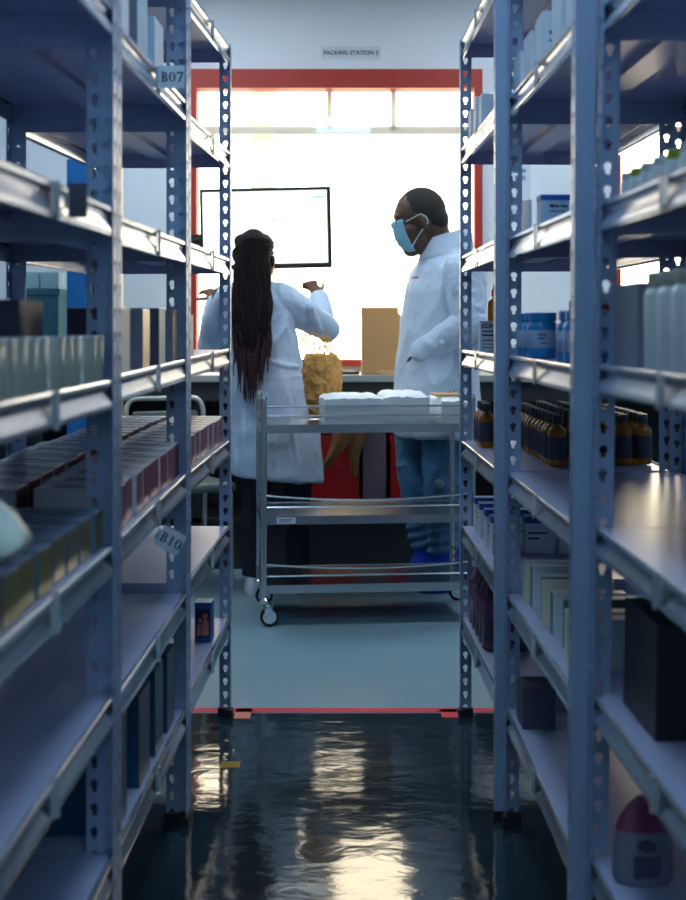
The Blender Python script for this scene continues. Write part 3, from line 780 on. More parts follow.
# brown paper bag hanging before the bin
hp = thing('hanging_paper', 'limp brown paper wrapping hanging in front of the red bin', 'paper', (0, 6.70, 0))
def strip(pts, w, dy=0.0):
    vs = []; fs = []
    for i, (x, z) in enumerate(pts):
        ww = w[i] if isinstance(w, list) else w
        vs += [(x-ww, dy+.006*sin(3*i), z), (x-ww*.3, dy-.022-.008*cos(2*i), z+.005), (x+ww*.4, dy-.010, z), (x+ww, dy+.006*cos(2*i), z), (x+ww*.4, dy+.012, z), (x-ww*.4, dy+.012, z)]
    for i in range(len(pts)-1):
        for k in range(6):
            k2 = (k+1) % 6; fs.append((i*6+k, i*6+k2, i*6+6+k2, i*6+6+k))
    fs.append(tuple(range(6))); fs.append(tuple((len(pts)-1)*6+k for k in range(6)))
    return MB().add(vs, fs)
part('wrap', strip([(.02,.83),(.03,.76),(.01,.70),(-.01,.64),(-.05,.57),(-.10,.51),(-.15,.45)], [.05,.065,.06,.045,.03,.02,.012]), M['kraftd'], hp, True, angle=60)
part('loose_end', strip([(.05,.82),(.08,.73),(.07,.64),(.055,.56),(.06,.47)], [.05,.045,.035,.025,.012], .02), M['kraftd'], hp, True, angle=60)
# cardboard carton on the counter
cb = thing('cardboard_box', 'tall open brown cardboard box on the counter beside the man', 'box', (.188, 6.90, CH+.001))
part('box_body', MB().prism(rect(-.095,-.11,.095,.13), .0, .30, [rect(-.091,-.106,.091,.126)[::-1]]).box(-.095,-.11,0,.095,.13,.004), M['kraft'], cb)
part('flap', MB().box(-.095,.126,.30,.095,.13,.335), M['kraft'], cb)
part('flap', MB().box(-.099,-.10,.30,-.095,.12,.312), M['kraft'], cb)
wp = thing('crumpled_paper', 'small crumple of brown packing paper under the cardboard box front', 'paper', (.21, 6.755, CH+.001))
part('paper_sheet', MB().loft([(0,0,0,.055,.025,.1),(0,0,.012,.05,.02,.3),(.01,0,.022,.03,.012,.2)], n=14), M['kraft'], wp, True)
# kraft bag with straw netting
# red sill strip is the window frame; scattered scraps on the counter
sc = thing('scrap_tray', 'shallow tray of pale scraps on the counter behind the trolley', 'tray', (.045, 6.80, CH+.001))
part('tray_body', MB().prism(rect(-.08,-.03,.035,.03), 0, .012, [rect(-.077,-.027,.032,.027)[::-1]]).box(-.08,-.03,0,.035,.03,.002), M['counterd'], sc)
pm = MB()
for k in range(9): x = random.uniform(-.06,.02); y = random.uniform(-.02,.02); pm.box(x-.012,y-.008,.004+.002*(k%3),x+.012,y+.008,.016+.002*(k%3),.001)
part('paper_scrap', pm, M['cream'], sc)
# monitor
mz = 6.95
a, b = px(200.5, 188, mz), px(331.5, 269, mz)
mon = thing('monitor', 'large thin black monitor with white lit screen before the window', 'monitor', ((a.x+b.x)/2, mz, (a.z+b.z)/2), (0, R(-1.3), 0))
w, h = (b.x-a.x)/2, (a.z-b.z)/2
part('bezel', MB().prism(rect(-w,-h,w,h), -.012, .028, [rect(-w+.014,-h+.026,w-.021,h-.016)[::-1]], axis='y'), M['black'], mon)
part('screen', MB().box(-w+.012, -.004, -h+.017, w-.012, .020, h-.012), M['screen'], mon, label='bright white lit screen')
part('back_shell', MB().box(-w+.03, .028, -h+.03, w-.03, .05, h-.03, .006), M['black'], mon)
tx = MB()
for x0, zz, x1, hh in ((.02,.035,.055,.006),(-.02,.05,.03,.004),(-.2,-.08,-.06,.004)): tx.box(x0, -.0052, zz, x1, -.0044, zz+hh)
part('screen_text', tx, M['scrtxt'], mon)
part('screen_bar', MB().box(w-.11, -.0052, h-.055, w-.035, -.0044, h-.048), M['scrbar'], mon)
ar = MB().tube([(-w*.1,.06,-.02),(-w*.9,.10,-.04),(-w-.05,.16,-.05),(-w-.05,.30,-.05)], .018).box(-.06,.045,-.06,.06,.06,.06,.004)
ar.box(-w-.09,.28,-.10,-w-.01,WZ-.031-mz,0,.004)
part('wall_arm', ar, M['black'], mon, True, label='black swivel arm fixed at the window edge')
# stand for items
hold = thing('desk_stand', 'pale slim stand on the counter below the monitor', 'stand', (px(290,0,6.98).x, 6.98, CH+.001))
part('base', MB().lathe([(.06,0),(.06,.008),(.02,.014)]), M['cream'], hold, True)
part('stem', MB().lathe([(.022,.01),(.022,.35),(.018,.36)]), M['cream'], hold, True)
# things on the counter, left end (seen through the racks)
cab = thing('tall_cupboard', 'tall bright blue cupboard with cream edge behind the racks', 'cupboard', (-1.235, 6.55, 0))
part('cupboard_body', MB().box(-.05,-.15,0,.125,.15,1.98,.004), M['bluecab'], cab)
part('edge_strip', MB().box(.125,-.15,0,.165,.15,1.98,.003), M['cream'], cab, label='cream edge strip')
part('door', MB().box(-.045,-.158,.05,.12,-.151,1.94,.002), M['bluecab'], cab)
for k, (x, z_, w_, h_, m_, l_) in enumerate(((-1.50,CH,.20,.42,'tealbox','teal crate stacked on the counter beside the blue cupboard'),)):
    r = thing('crate', l_, 'crate', (x, 6.92, z_+.001)); part('crate_body', MB().box(-w_/2,-.14,0,w_/2,.14,h_,.006), M[m_], r); part('rim', MB().box(-w_/2-.006,-.146,h_-.03,w_/2+.006,.146,h_,.004), M[m_], r)
for k in range(2):
    r = thing('aqua_carton', '%s pale aqua carton on top of the teal crate' % ['nearer the cupboard,', 'farther from the cupboard,'][k], 'box', (-1.45-.10*k, 6.90, CH+.423))
    part('carton_body', MB().box(-.046,-.1,0,.046,.1,.085,.003), M['icebox'], r); part('tape', MB().box(-.047,-.012,.02,.047,.012,.0856), M['whitec'], r)
sg = thing('wall_sign', 'white paper sign reading PACKING STATION 2 above the window', 'sign', (wpx(351), WZ-.003, wpz(53)))
part('sign_board', MB().box(-.158,-.001,-.034,.158,.0022,.034), M['card'], sg)
part('lettering', text_mb('PACKING STATION 2', .0305, bold=.0008), M['ink'], sg, loc=(0,-.0016,0))
ws = thing('wall_notice', 'pale wall notice with teal and pink bars right of the window', 'notice', (wpx(519), WZ-.003, wpz(186)))
part('notice_board', MB().box(-.07,-.001,-.16,.06,.0022,.14), M['card'], ws)
part('colour_bar', MB().box(-.035,-.002,.07,.035,-.001,.09), M['tsign'], ws, label='teal bar'); part('colour_bar', MB().box(-.02,-.002,.03,.035,-.001,.055), M['gsign'], ws, label='grey blue bar'); part('colour_bar', MB().box(-.04,-.002,-.10,.03,-.001,-.075), M['psign'], ws, label='pink bar')
# tubular chair behind the left rack
ch = thing('tube_chair', 'chair with pale bent tube frame beside the counter', 'chair', (-.76, 6.35, 0), (0,0,R(25)))
for sx in (-1, 1):
    part('leg', MB().tube([(sx*.19,-.19,.0),(sx*.19,-.18,.44),(sx*.19,.0,.46)], .011), M['chairm'], ch, True)
    part('leg', MB().tube([(sx*.19,.20,.0),(sx*.19,.17,.44)], .011), M['chairm'], ch, True)
part('seat', MB().box(-.21,-.21,.45,.21,.20,.49,.015), M['vinyl'], ch)
bt = [(-.19,.17,.45)]+[(-.19,.20,.80)]+[(-.19+.05*(1-cos(t*pi/8)),.205,.80+.06*sin(t*pi/8)) for t in range(1,5)]
part('back_frame', MB().tube(bt+[(-x,y,z) for x,y,z in reversed(bt)], .012), M['chairm'], ch, True)
part('backrest', MB().box(-.16,.185,.60,.16,.21,.80,.01), M['vinyl'], ch)

# ------------------------------------------------------------------ trolley
TL = thing('service_trolley', 'three-tier stainless steel trolley with rails in front of both people', 'trolley', (px(264,0,5.49).x, 5.49, 0), (0,0,R(6)))
TW, TD = .845, .45
posts = [(0,0),(TW,0),(0,TD),(TW,TD)]
for x, y in posts:
    p = part('post', MB().tube([(x,y,.11),(x,y,.905)], .0125, 14), M['stainr'], TL, True)
    part('end_cap', MB().lathe([(.0145,.900),(.0145,.912),(.009,.922)], (x,y,0), 14), M['stainr'], p, True)
for k, zt in enumerate((.770, .405, .130)):
    t = MB().box(.0, -.004, zt+.026, TW, TD+.004, zt+.031)
    t.box(-.004,-.010,zt,TW+.004,-.004,zt+.034).box(-.004,TD+.004,zt,TW+.004,TD+.010,zt+.034).box(-.010,-.004,zt,-.004,TD+.004,zt+.034).box(TW+.004,-.004,zt,TW+.010,TD+.004,zt+.034)
    part('tray', t, M['stain'], TL)
    for j, zr in enumerate((.068, .106)):
        sag = 0 if k == 0 or j == 0 else -.022
        for y in (0,):
            pts = [(TW*i/12, y, zt+zr+sag*(1-(2*i/12-1)**2)+(.010 if sag else 0)) for i in range(13)]
            part('rail', MB().tube(pts, .0048, 8), M['stainr'], TL, True)
        for x in (0, TW): part('rail', MB().tube([(x,0,zt+zr),(x,TD,zt+zr)], .0048, 8), M['stainr'], TL, True)
for i, (x, y) in enumerate(posts):
    c = part('caster', MB().lathe([(.014,.085),(.020,.090),(.020,.104),(.013,.112)], (x,y,0), 16).box(x-.02,y-.008,.080,x+.026,y+.008,.092,.002).box(x+.002,y-.020,.030,x+.034,y-.016,.088,.002).box(x+.002,y+.016,.030,x+.034,y+.020,.088,.002), M['chrome'], TL, True, label='chrome swivel caster')
    wh = MB(); vs = []; N = 24
    for yy, r_ in ((-.012,.026),(-.012,.034),(-.008,.038),(.008,.038),(.012,.034),(.012,.026)):
        for k in range(N): t = 2*pi*k/N; vs.append((x+.022+r_*cos(t), y+yy, .038+r_*sin(t)))
    fs = [(q_*N+k, q_*N+(k+1)%N, ((q_+1)%6)*N+(k+1)%N, ((q_+1)%6)*N+k) for q_ in range(6) for k in range(N)]
    part('tyre', wh.add(vs, fs), M['foot'], c, True)
    part('hub', MB().tube([(x+.022,y-.013,.038),(x+.022,y+.013,.038)], .027, 20).tube([(x+.022,y-.021,.038),(x+.022,y+.021,.038)], .009, 12), M['chrome'], c, True)
tl = part('name_plate', MB().box(.05,-.0115,.410,.125,-.0102,.434), M['card'], TL, label='small white sticker on the middle tray')
part('print', MB().box(.060,-.0120,.418,.105,-.0114,.421).box(.060,-.0120,.424,.112,-.0114,.427), M['print'], tl)
# paper sheets and flat wrapped packs on the top tray
Tm = Matrix.Translation(TL.location) @ Euler((0,0,R(6))).to_matrix().to_4x4()
def on_tray(x, y, z): return Tm @ Vector((x, y, z))
ZT = .802
kb = thing('kraft_bag', 'golden kraft paper bag of straw netting standing on the trolley top', 'bag', on_tray(.262, .325, ZT+.012))
fuse('bag_body', MB().loft([(0.0,0,0,.050,.045),(0,0,.02,.056,.05),(.004,0,.10,.072,.062),(.002,0,.17,.082,.066),(-.002,0,.225,.080,.064),(-.003,0,.262,.066,.05)], n=30), M['paperbag'], kb, .005, 1, None, .014, (26,26,18))
nb = MB()
for k in range(26):
    a = random.uniform(0, 2*pi); pts = []
    x, y, z = .06*cos(a), .035*sin(a), .255
    for q_ in range(7):
        pts.append((x, y, z)); x += random.uniform(-.022, .02); y += random.uniform(-.012, .012); z += random.uniform(.004, .026)
        x = max(-.085, min(.085, x)); z = min(z, .375)
    nb.tube(pts, .0022, 5)
part('straw_netting', nb, M['netting'], kb, True, label='loose golden strands')
def sheet_pack(x, y, z, w, d, h, yaw, label, seed):
    random.seed(seed); nx, ny = 12, 8; vs = []; fs = []
    for i in range(nx+1):
        for j in range(ny+1):
            u, v = i/nx-.5, j/ny-.5
            edge = max(abs(u), abs(v))*2
            vs.append((u*w*(1+.02*sin(9*v)), v*d, h*(1-.14*edge**8)+random.uniform(-.005,.004)))
    n0 = len(vs); vs += [(x_, y_, 0) for x_, y_, z_ in vs]
    W_ = ny+1
    for i in range(nx):
        for j in range(ny):
            q_ = i*W_+j; fs.append((q_, q_+W_, q_+W_+1, q_+1)); fs.append((n0+q_, n0+q_+1, n0+q_+W_+1, n0+q_+W_))
    ring = [i*W_ for i in range(nx+1)]+[nx*W_+j for j in range(1, ny+1)]+[i*W_+ny for i in range(nx-1, -1, -1)]+[j for j in range(ny-1, 0, -1)]
    for a_, b_2 in zip(ring, ring[1:]+ring[:1]): fs.append((a_, b_2, n0+b_2, n0+a_))
    o = link('wrapped_pack', MB().add(vs, fs).mesh('wrapped_pack', M['paper'], True, 50), None, on_tray(x, y, z), (0,0,R(6)+yaw))
    tag(o, label, 'pack')
sheet_pack(.36, .135, ZT, .235, .23, .120, .03, 'long white wrapped pack nearest the woman on the trolley top', 3)
sheet_pack(.59, .22, ZT, .185, .36, .125, -.05, 'white wrapped pack in the middle of the trolley top', 4)
sheet_pack(.768, .20, ZT, .11, .34, .105, .06, 'small white wrapped pack by the trolley end nearest the racks', 5)
hb = link('brown_envelope', MB().box(-.055,-.04,0,.055,.04,.008,.002).mesh('brown_envelope', M['kraft']), None, on_tray(.755, .12, ZT+.111), (R(4),0,R(14)))
tag(hb, 'small brown envelope lying on the end white pack', 'envelope')

# ------------------------------------------------------------------ tapes on the floor
def floor_tape(name, x0, y0, x1, y1, m, label, rz=0):
    o = link(name, MB().box(-(x1-x0)/2, -(y1-y0)/2, 0, (x1-x0)/2, (y1-y0)/2, .0012).mesh(name, M[m]), None, ((x0+x1)/2, (y0+y1)/2, .0004), (0,0,rz))
    tag(o, label, 'tape')
def fz(y): return F*CAMZ/(y-333)
def fx(x, y): return (x-343)/F*fz(y)
floor_tape('floor_tape', -.62, fz(712.5), .60, fz(708.3), 'tape', 'long red tape line across the floor between the racks')
floor_tape('tape_patch', fx(235,714), fz(719), fx(251,714), fz(709), 'otape', 'faded orange tape patch beside the woman\'s rack foot')
floor_tape('tape_patch', fx(441,714), fz(718), fx(458,714), fz(709.5), 'tape', 'red tape patch beside the rack foot near the man')
floor_tape('tape_patch', fx(221,765), fz(768), fx(240,765), fz(762), 'ytape', 'small yellow tape patch on the dark floor')

# ------------------------------------------------------------------ people
def hand(mb, wrist, d, n, side, k=1.0, curl=.5, spread=.10):
    """palm and five bent fingers; d: direction of the fingers, n: back-of-hand normal"""
    d = Vector(d).normalized(); n = Vector(n); n = (n-d*n.dot(d)).normalized(); a = d.cross(n).normalized()*side
    w = Vector(wrist)
    for t in (.02, .045, .07):
        for q_ in (-.022, -.007, .007, .022): mb.ball(w+d*t*k+a*q_*k*(.8+.2*t/.07), (.0125*k,)*3, n=10)
    for i, (q_, ln) in enumerate(((.027,.068),(.009,.077),(-.009,.072),(-.026,.056))):
        p = w+d*.078*k+a*q_*k; dd = (d+a*(q_*4*spread)).normalized(); pts = [p]; L_ = (.45, .32, .23)
        for s_ in range(3):
            ax = a; dd = (Matrix.Rotation(-curl*side*(.8 if s_ == 0 else 1.1), 3, ax) @ dd).normalized()
            p = p+dd*ln*k*L_[s_]; pts.append(p)
        mb.limb(pts, [.0092*k, .0088*k, .008*k, .0068*k], n=8)
    p = w+d*.022*k+a*.026*k; dd = (d*.6+a*.75-n*.3).normalized(); pts = [p]
    for s_ in range(3): pts.append(pts[-1]+dd*(.030, .026, .022)[s_]*k); dd = (dd+d*.35-n*.15).normalized()
    mb.limb(pts, [.012*k, .0105*k, .0098*k, .008*k], n=8)

# --- woman, seen from behind ---------------------------------------
WY = 6.22
W_ = thing('person', 'person from behind with very long braids, white lab coat, one arm raised', 'person', (-.31, WY, 0))
def w3(x, y, h, dy=0.0): 
    sc_ = F/WY
    return Vector(((x-343)/sc_+.31, dy, CAMZ-(y-333)/sc_))
ox = .31
b = MB()
# head turned a little towards the screen
hc = Vector((-.404+ox, .02, 1.525))
b.ball(hc, (.074,.092,.098)); b.ball(hc+Vector((.012,.045,-.055)), (.052,.052,.06)); b.ball(hc+Vector((.022,.105,-.03)), (.013,.016,.02)); b.ball(hc+Vector((.015,.09,-.075)), (.026,.02,.012))
b.ball(hc+Vector((.058,.035,-.050)), (.034,.050,.052)); b.ball(hc+Vector((.088,-.012,-.030)), (.010,.018,.030))
for sx in (-1, 1): b.ball(hc+Vector((.015+sx*.030,.085,.002)), (.014,.012,.009))
b.limb([hc+Vector((0,-.005,-.06)), Vector((-.40+ox,-.01,1.38))], [.05,.056])
b.loft([(-.30+ox,0,.84,.135,.10),(-.31+ox,0,.95,.15,.105),(-.345+ox,0,1.08,.12,.09),(-.385+ox,0,1.25,.14,.10),(-.40+ox,0,1.36,.125,.075),(-.402+ox,0,1.41,.06,.05)])
rs, re, rw = Vector((-.262+ox,0,1.335)), Vector((-.075+ox,.13,1.19)), Vector((-.118+ox,.24,1.345))
ls, le, lw = Vector((-.545+ox,0,1.335)), Vector((-.615+ox,.12,1.12)), Vector((-.600+ox,.28,1.33))
b.limb([Vector((-.36+ox,0,1.35)), rs, re, rw], [.06,.05,.036,.025]); b.limb([Vector((-.45+ox,0,1.35)), ls, le, lw], [.06,.05,.036,.025])
hand(b, rw, (-.30,.30,.55), (.3,-.8,.5), 1, 1.0, 1.05); hand(b, lw, (-.45,.55,.45), (.2,-.7,.6), -1, .92, .45)
for hx, kx, fx_ in ((-.375+ox,-.39+ox,-.40+ox), (-.225+ox,-.205+ox,-.20+ox)):
    b.limb([Vector((hx,0,.86)), Vector((kx,.015,.47)), Vector((fx_,-.01,.09))], [.088,.055,.038])
    b.limb([Vector((fx_,-.02,.05)), Vector((fx_,.14,.035))], [.036,.028])
body = fuse('body', b, M['skinw'], W_, .0055, 3)
# trousers
t = MB()
t.loft([(-.30+ox,0,.80,.155,.115),(-.30+ox,0,.95,.16,.115)])
for hx, kx, fx_ in ((-.378+ox,-.392+ox,-.402+ox), (-.225+ox,-.205+ox,-.20+ox)):
    t.loft([(fx_,0,.075,.056,.066),(fx_,.0,.12,.054,.064),((fx_+kx)/2,.005,.30,.058,.066),(kx,.012,.47,.062,.070),((kx+hx)/2,.005,.66,.078,.086),(hx,0,.86,.095,.10)], n=20)
fuse('trousers', t, M['slack'], W_, .007, 3, 'dark navy trousers', .008, (10,10,6))
for fx_, nm in ((-.402+ox, 0), (-.20+ox, 1)):
    s_ = part('shoe', MB().loft([(fx_,.045,.018,.046,.125),(fx_,.045,.03,.047,.126),(fx_,.040,.055,.044,.118),(fx_,.01,.078,.038,.075),(fx_,-.012,.098,.036,.05)], n=22), M['sneak'], W_, True, label='white sneaker', angle=70)
    part('sole', MB().loft([(fx_,.045,.0,.047,.127),(fx_,.045,.018,.049,.13)], n=22), M['elastic'], s_, True)
# coat
c = MB()
c.loft([(-.298+ox,0,.515,.205,.150,0,-.10,0),(-.300+ox,0,.53,.208,.152,0,-.06,0),(-.308+ox,0,.72,.200,.145),(-.330+ox,0,.92,.188,.140),(-.360+ox,0,1.06,.165,.125),(-.388+ox,0,1.20,.168,.125),(-.402+ox,0,1.32,.165,.11),(-.404+ox,-.005,1.375,.115,.082),(-.404+ox,-.008,1.41,.068,.062)], n=40)
def sleeve(m_, a_, b__, c__, r=(.078,.070,.060,.046)):
    mid = (a_+b__)/2; m_.limb([a_, mid, b__, (b__+c__)/2, c__], [r[0], r[1], r[2], (r[2]+r[3])/2, r[3]], n=16)
sleeve(c, rs+Vector((-.02,0,-.015)), re, rw-Vector((-.004,.015,.02)))
sleeve(c, ls+Vector((.03,0,-.015)), le, lw-Vector((0,.02,.03)))
# cloth folds: raised soft ridges
for p0, p1, r_ in ((( -.27+ox,-.10,1.26),(-.36+ox,-.118,1.15),.010),((-.25+ox,-.09,1.20),(-.34+ox,-.128,1.10),.010),((-.20+ox,-.075,1.02),(-.32+ox,-.130,1.045),.011),((-.19+ox,-.08,.98),(-.33+ox,-.136,.97),.010),((-.24+ox,-.125,.88),(-.20+ox,-.125,.56),.014),((-.34+ox,-.142,.90),(-.36+ox,-.146,.55),.014),((-.44+ox,-.11,.88),(-.46+ox,-.10,.55),.014),((-.15+ox,-.02,1.29),(-.10+ox,.06,1.17),.020)):
    a_, b__ = Vector(p0), Vector(p1); c.limb([a_, (a_+b__)/2+Vector((0,-.006,-.008)), b__], [r_*.6, r_, r_*.5], n=8)
coat_w = fuse('lab_coat', c, M['coat'], W_, .0065, 3, 'white lab coat', wr=.012, fr=(8,8,5))
# hair: scalp cap and many braids
hr = MB()
hr.ball(hc+Vector((-.002,-.018,.015)), (.087,.094,.100)); hr.ball(hc+Vector((0,-.03,.075)), (.050,.05,.042)); hr.ball(hc+Vector((.045,-.01,.055)), (.040,.05,.04)); hr.ball(hc+Vector((-.05,-.01,.06)), (.040,.05,.035))
for k in range(6):
    za = -.035+.014*k; pts = []
    for q_ in range(13):
        a_ = -pi*.02-pi*.96*q_/12; rr_ = math.sqrt(max(.05, 1-((za+.02*cos(a_*1.0))/.115)**2))
        pts.append(hc+Vector((.090*rr_*cos(a_)-.002, -.018+.098*rr_*sin(a_), .015+za+.030*cos(a_)+.012*sin(2*a_+k))))
    hr.tube(pts, .0085, 7)
fuse('hair_cap', hr, M['braid'], W_, .0045, 1, 'braided black hair pulled up on the crown')
random.seed(11)
for nm, mm, nb_, x0, x1 in (('braids', M['braid'], 60, -.497, -.318),):
    br = MB(); ends = MB()
    for i in range(nb_):
        f = (i+.5)/nb_; lay = i % 3
        xt = -.404+ox+(f-.5)*.135; xm = -.404+ox+(f-.5)*.178; xb = -.402+ox+(f-.5)*.150+random.uniform(-.018,.018)
        yt = -.045-.050*math.sqrt(max(0,1-(2*f-1)**2))+.008*lay; zt0 = 1.592-.035*(2*f-1)**2; yb_ = -.150-.012*lay
        zend = .86+.17*abs(2*f-1)**1.5+random.uniform(-.02,.10)
        pts = []; n_p = 16
        for k in range(n_p+1):
            t_ = k/n_p; z_ = zt0-.01*lay+(zend-zt0)*t_
            s2 = min(1, t_*2.2); x_ = xt+(xm-xt)*s2 if t_ < .5 else xm+(xb-xm)*(t_-.5)*2
            y_ = yt+(yb_-yt)*min(1, t_*1.7)+.003*sin(k*1.7+i)
            pts.append((x_+.0035*sin(k*1.3+i*2), y_, z_))
        cut = 11
        br.tube(pts[:cut+1], .0068, 6); ends.tube(pts[cut:], [.0068-.0042*(k/(n_p-cut)) for k in range(n_p-cut+1)], 6)
    hb_ = part('braids', br, M['braid'], W_, True, label='long thin black braids down the back')
    part('braid_ends', ends, M['braid2'], hb_, True, label='burgundy tinted braid ends')
# collar of the coat
part('collar', MB().loft([(-.404+ox,-.004,1.375,.082,.076,0,0,-.12),(-.404+ox,-.004,1.405,.074,.068,0,0,-.12),(-.404+ox,-.002,1.418,.066,.060,0,0,-.12)], n=28), M['coat'], W_, True)

# --- man, in profile -----------------------------------------------
MY = 6.30
MX = .44
Mn = thing('person', 'person in profile with blue face mask, white lab coat, hand in pocket, jeans', 'person', (MX, MY, 0))
def m3(x, y, dy=0.0): return Vector(((x-343)/F*MY-MX, dy, CAMZ-(y-333)/F*MY))
yw = R(20)   # turned a little towards the camera
Fv = Vector((-cos(yw), -sin(yw), 0)); Sv = Vector((-sin(yw), cos(yw), 0))*-1   # forward; his left (towards the camera)
Sv = Vector((sin(yw), -cos(yw), 0))
def mp_(f, s_, h): return Fv*f+Sv*s_+Vector((0,0,h))
er = Euler((0,0,yw))
b = MB()
HK = 1.12; HC = m3(420, 217)                                 # cranium centre
hf = Vector((-1, -.12, 0)).normalized(); hs = Vector((.12, -1, 0)).normalized()
def hp_(f, s_, u):                                  # head frame tilted down
    ti = R(12); ff = hf*cos(ti)-Vector((0,0,1))*sin(ti); uu = Vector((0,0,1))*cos(ti)+hf*sin(ti)
    return HC+(ff*f+hs*s_+uu*u)*HK
hrot = Matrix((( *(hf*cos(R(12))-Vector((0,0,1))*sin(R(12))),), (*hs,), (*(Vector((0,0,1))*cos(R(12))+hf*sin(R(12))),))).transposed().to_euler()
b.ball(hp_(-.005,0,.015), (0.1187,0.0896,0.1165), hrot, 24); b.ball(hp_(.045,0,-.055), (0.0650,0.0694,0.0952), hrot, 20); b.ball(hp_(.055,0,.02), (0.0560,0.0672,0.0616), hrot, 20)
b.ball(hp_(.060,0,-.122), (.044,.046,.036), hrot); b.ball(hp_(.03,0,-.09), (.066,.066,.070), hrot); b.ball(hp_(.0951,0,.020), (.0157,.0493,.0157), hrot)
b.limb([hp_(.096,0,-.005), hp_(.108,0,-.042)], [.009,.014]); b.ball(hp_(.102,0,-.047), (0.0134,0.0224,0.0112), hrot)
b.ball(hp_(.098,0,-.082), (0.0157,0.0291,0.0157), hrot)
for sd in (-1, 1):
    b.ball(hp_(.005,sd*.080,-.028), (0.0202,0.0101,0.0358), hrot); b.ball(hp_(.012,sd*.083,-.022), (0.0134,0.0067,0.0246), hrot); b.ball(hp_(.088,sd*.032,-.002), (0.0134,0.0168,0.0101), hrot); b.ball(hp_(.060,sd*.05,-.045), (0.0336,0.0179,0.0246), hrot)
nk = m3(437, 258)
b.limb([hp_(-.040,0,-.045), hp_(-.045,0,-.10), nk, nk+Vector((.01,0,-.08))], [.074,.072,.074,.078], n=20)
# torso
b.loft([(*mp_(0,0,.88)[:2],.88,.13,.17,yw),(*mp_(0,0,1.05)[:2],1.05,.13,.165,yw),(*mp_(0,0,1.28)[:2],1.28,.13,.185,yw),(*mp_(-.02,0,1.42)[:2],1.42,.115,.19,yw),(*mp_(-.05,0,1.50)[:2],1.50,.07,.10,yw)])
Ls, Le, Lw = mp_(-.03,.205,1.45), mp_(-.04,.255,1.205), mp_(.150,.120,1.078)
Rs, Re, Rw = mp_(-.03,-.205,1.42), mp_(-.12,-.25,1.13), mp_(.0,-.22,.92)
b.limb([mp_(-.03,.1,1.43), Ls, Le, Lw], [.07,.062,.045,.032]); b.limb([mp_(-.03,-.1,1.43), Rs, Re, Rw], [.07,.062,.045,.032])
hand(b, mp_(.162,.092,1.078), -Fv*.26-Sv*.10-Vector((0,0,.95)), Fv*.8+Sv*.5, 1, 1.05, .04); hand(b, Rw, Fv*.5-Vector((0,0,.85)), -Sv, -1, 1.0, .25)
legs = (((.02,.10,.90),(.035,.10,.50),(-.005,.06,.09)), ((.06,-.10,.90),(.075,-.10,.50),(.0,-.10,.09)))
for hh, kk, ff in legs:
    b.limb([mp_(*hh), mp_(*kk), mp_(*ff)], [.095,.062,.043]); b.limb([mp_(ff[0]-.02,ff[1],.05), mp_(ff[0]+.09,ff[1],.04)], [.038,.03])
fuse('body', b, M['skinm'], Mn, .0055, 3)
j = MB()
j.loft([(*mp_(.02,0,.86)[:2],.86,.155,.195,yw),(*mp_(.01,0,1.0)[:2],1.0,.15,.19,yw)])
for (hh, kk, ff) in legs:
    P_ = lambda v: (v.x, v.y, v.z)
    q1, q2, q3 = mp_(*hh), mp_(*kk), mp_(*ff)
    j.loft([(*P_(q3)[:2],.16,.068,.062),(*P_(q3*.8+q2*.2)[:2],.22,.072,.066),(*P_(q3*.5+q2*.5)[:2],.31,.074,.07),(*P_(q2)[:2],.50,.080,.078),(*P_((q1+q2)/2)[:2],.70,.100,.094),(*P_(q1)[:2],.90,.118,.108)], n=24)
    for zz in (.20,.245,.29,.53,.575): v = q3.lerp(q2, (zz-.09)/.41); j.loft([(v.x,v.y,zz-.012,.070,.066,0,.25,0),(v.x,v.y,zz,.079,.073,0,.25,0),(v.x,v.y,zz+.012,.070,.066,0,.25,0)], n=20)
jn = fuse('jeans', j, M['jeans'], Mn, .0065, 2, 'faded blue jeans', .010, (10,10,8))
kp = mp_(.035,.10,.52)
part('worn_patch', MB().ball(kp+Vector((-.012,-.084,-.02)), (.022,.010,.022)), M['denimknee'], jn, True, label='pale worn patch on the knee')
for hh, kk, ff in legs:
    x_, y_ = mp_(*ff)[:2]
    cv = MB()
    rings = []
    for f_, rf, rs_, z_ in ((.030,.104,.060,.002),(.030,.110,.066,.012),(.028,.108,.066,.05),(.018,.095,.066,.09),(.0,.082,.068,.13),(-.005,.078,.070,.19),(-.005,.084,.076,.205),(-.005,.074,.068,.215)):
        p_ = mp_(ff[0]+f_, ff[1], z_); rings.append((p_.x, p_.y, z_, rf, rs_, yw))
    part('shoe_cover', cv.loft(rings, n=28), M['cover'], Mn, True, label='bright blue plastic shoe cover', angle=70)
# coat
c = MB()
def cr(f, s_, h, rf, rs_): p_ = mp_(f, s_, h); return (p_.x, p_.y, h, rf, rs_, yw)
c.loft([cr(.0,0,.70,.195,.245),cr(.005,0,.72,.197,.247),cr(.01,0,.90,.188,.235),cr(.01,0,1.05,.178,.225),cr(.0,0,1.22,.165,.222),cr(-.005,0,1.36,.150,.215),cr(-.025,0,1.46,.130,.19),cr(-.045,0,1.53,.112,.14),cr(-.056,0,1.575,.096,.105)], n=44)
sl = MB(); sleeve(sl, Ls+Sv*-.012+Vector((0,0,-.01)), Le, Lw-(Lw-Le)*.05+Vector((0,0,.006)), (.094,.092,.088,.050)); sleeve(c, Rs-Sv*-.02, Re, Rw, (.092,.085,.076,.060))
for p0, p1, r_ in ((mp_(.12,.16,.98), mp_(.13,.16,.74), .016),(mp_(-.05,.235,.98), mp_(-.04,.24,.74), .016),(mp_(.11,.12,1.40),mp_(.10,.15,1.18),.010)):
    c.limb([p0, (p0+p1)/2+Vector((0,-.004,-.01)), p1], [r_*.6, r_, r_*.5], n=8)
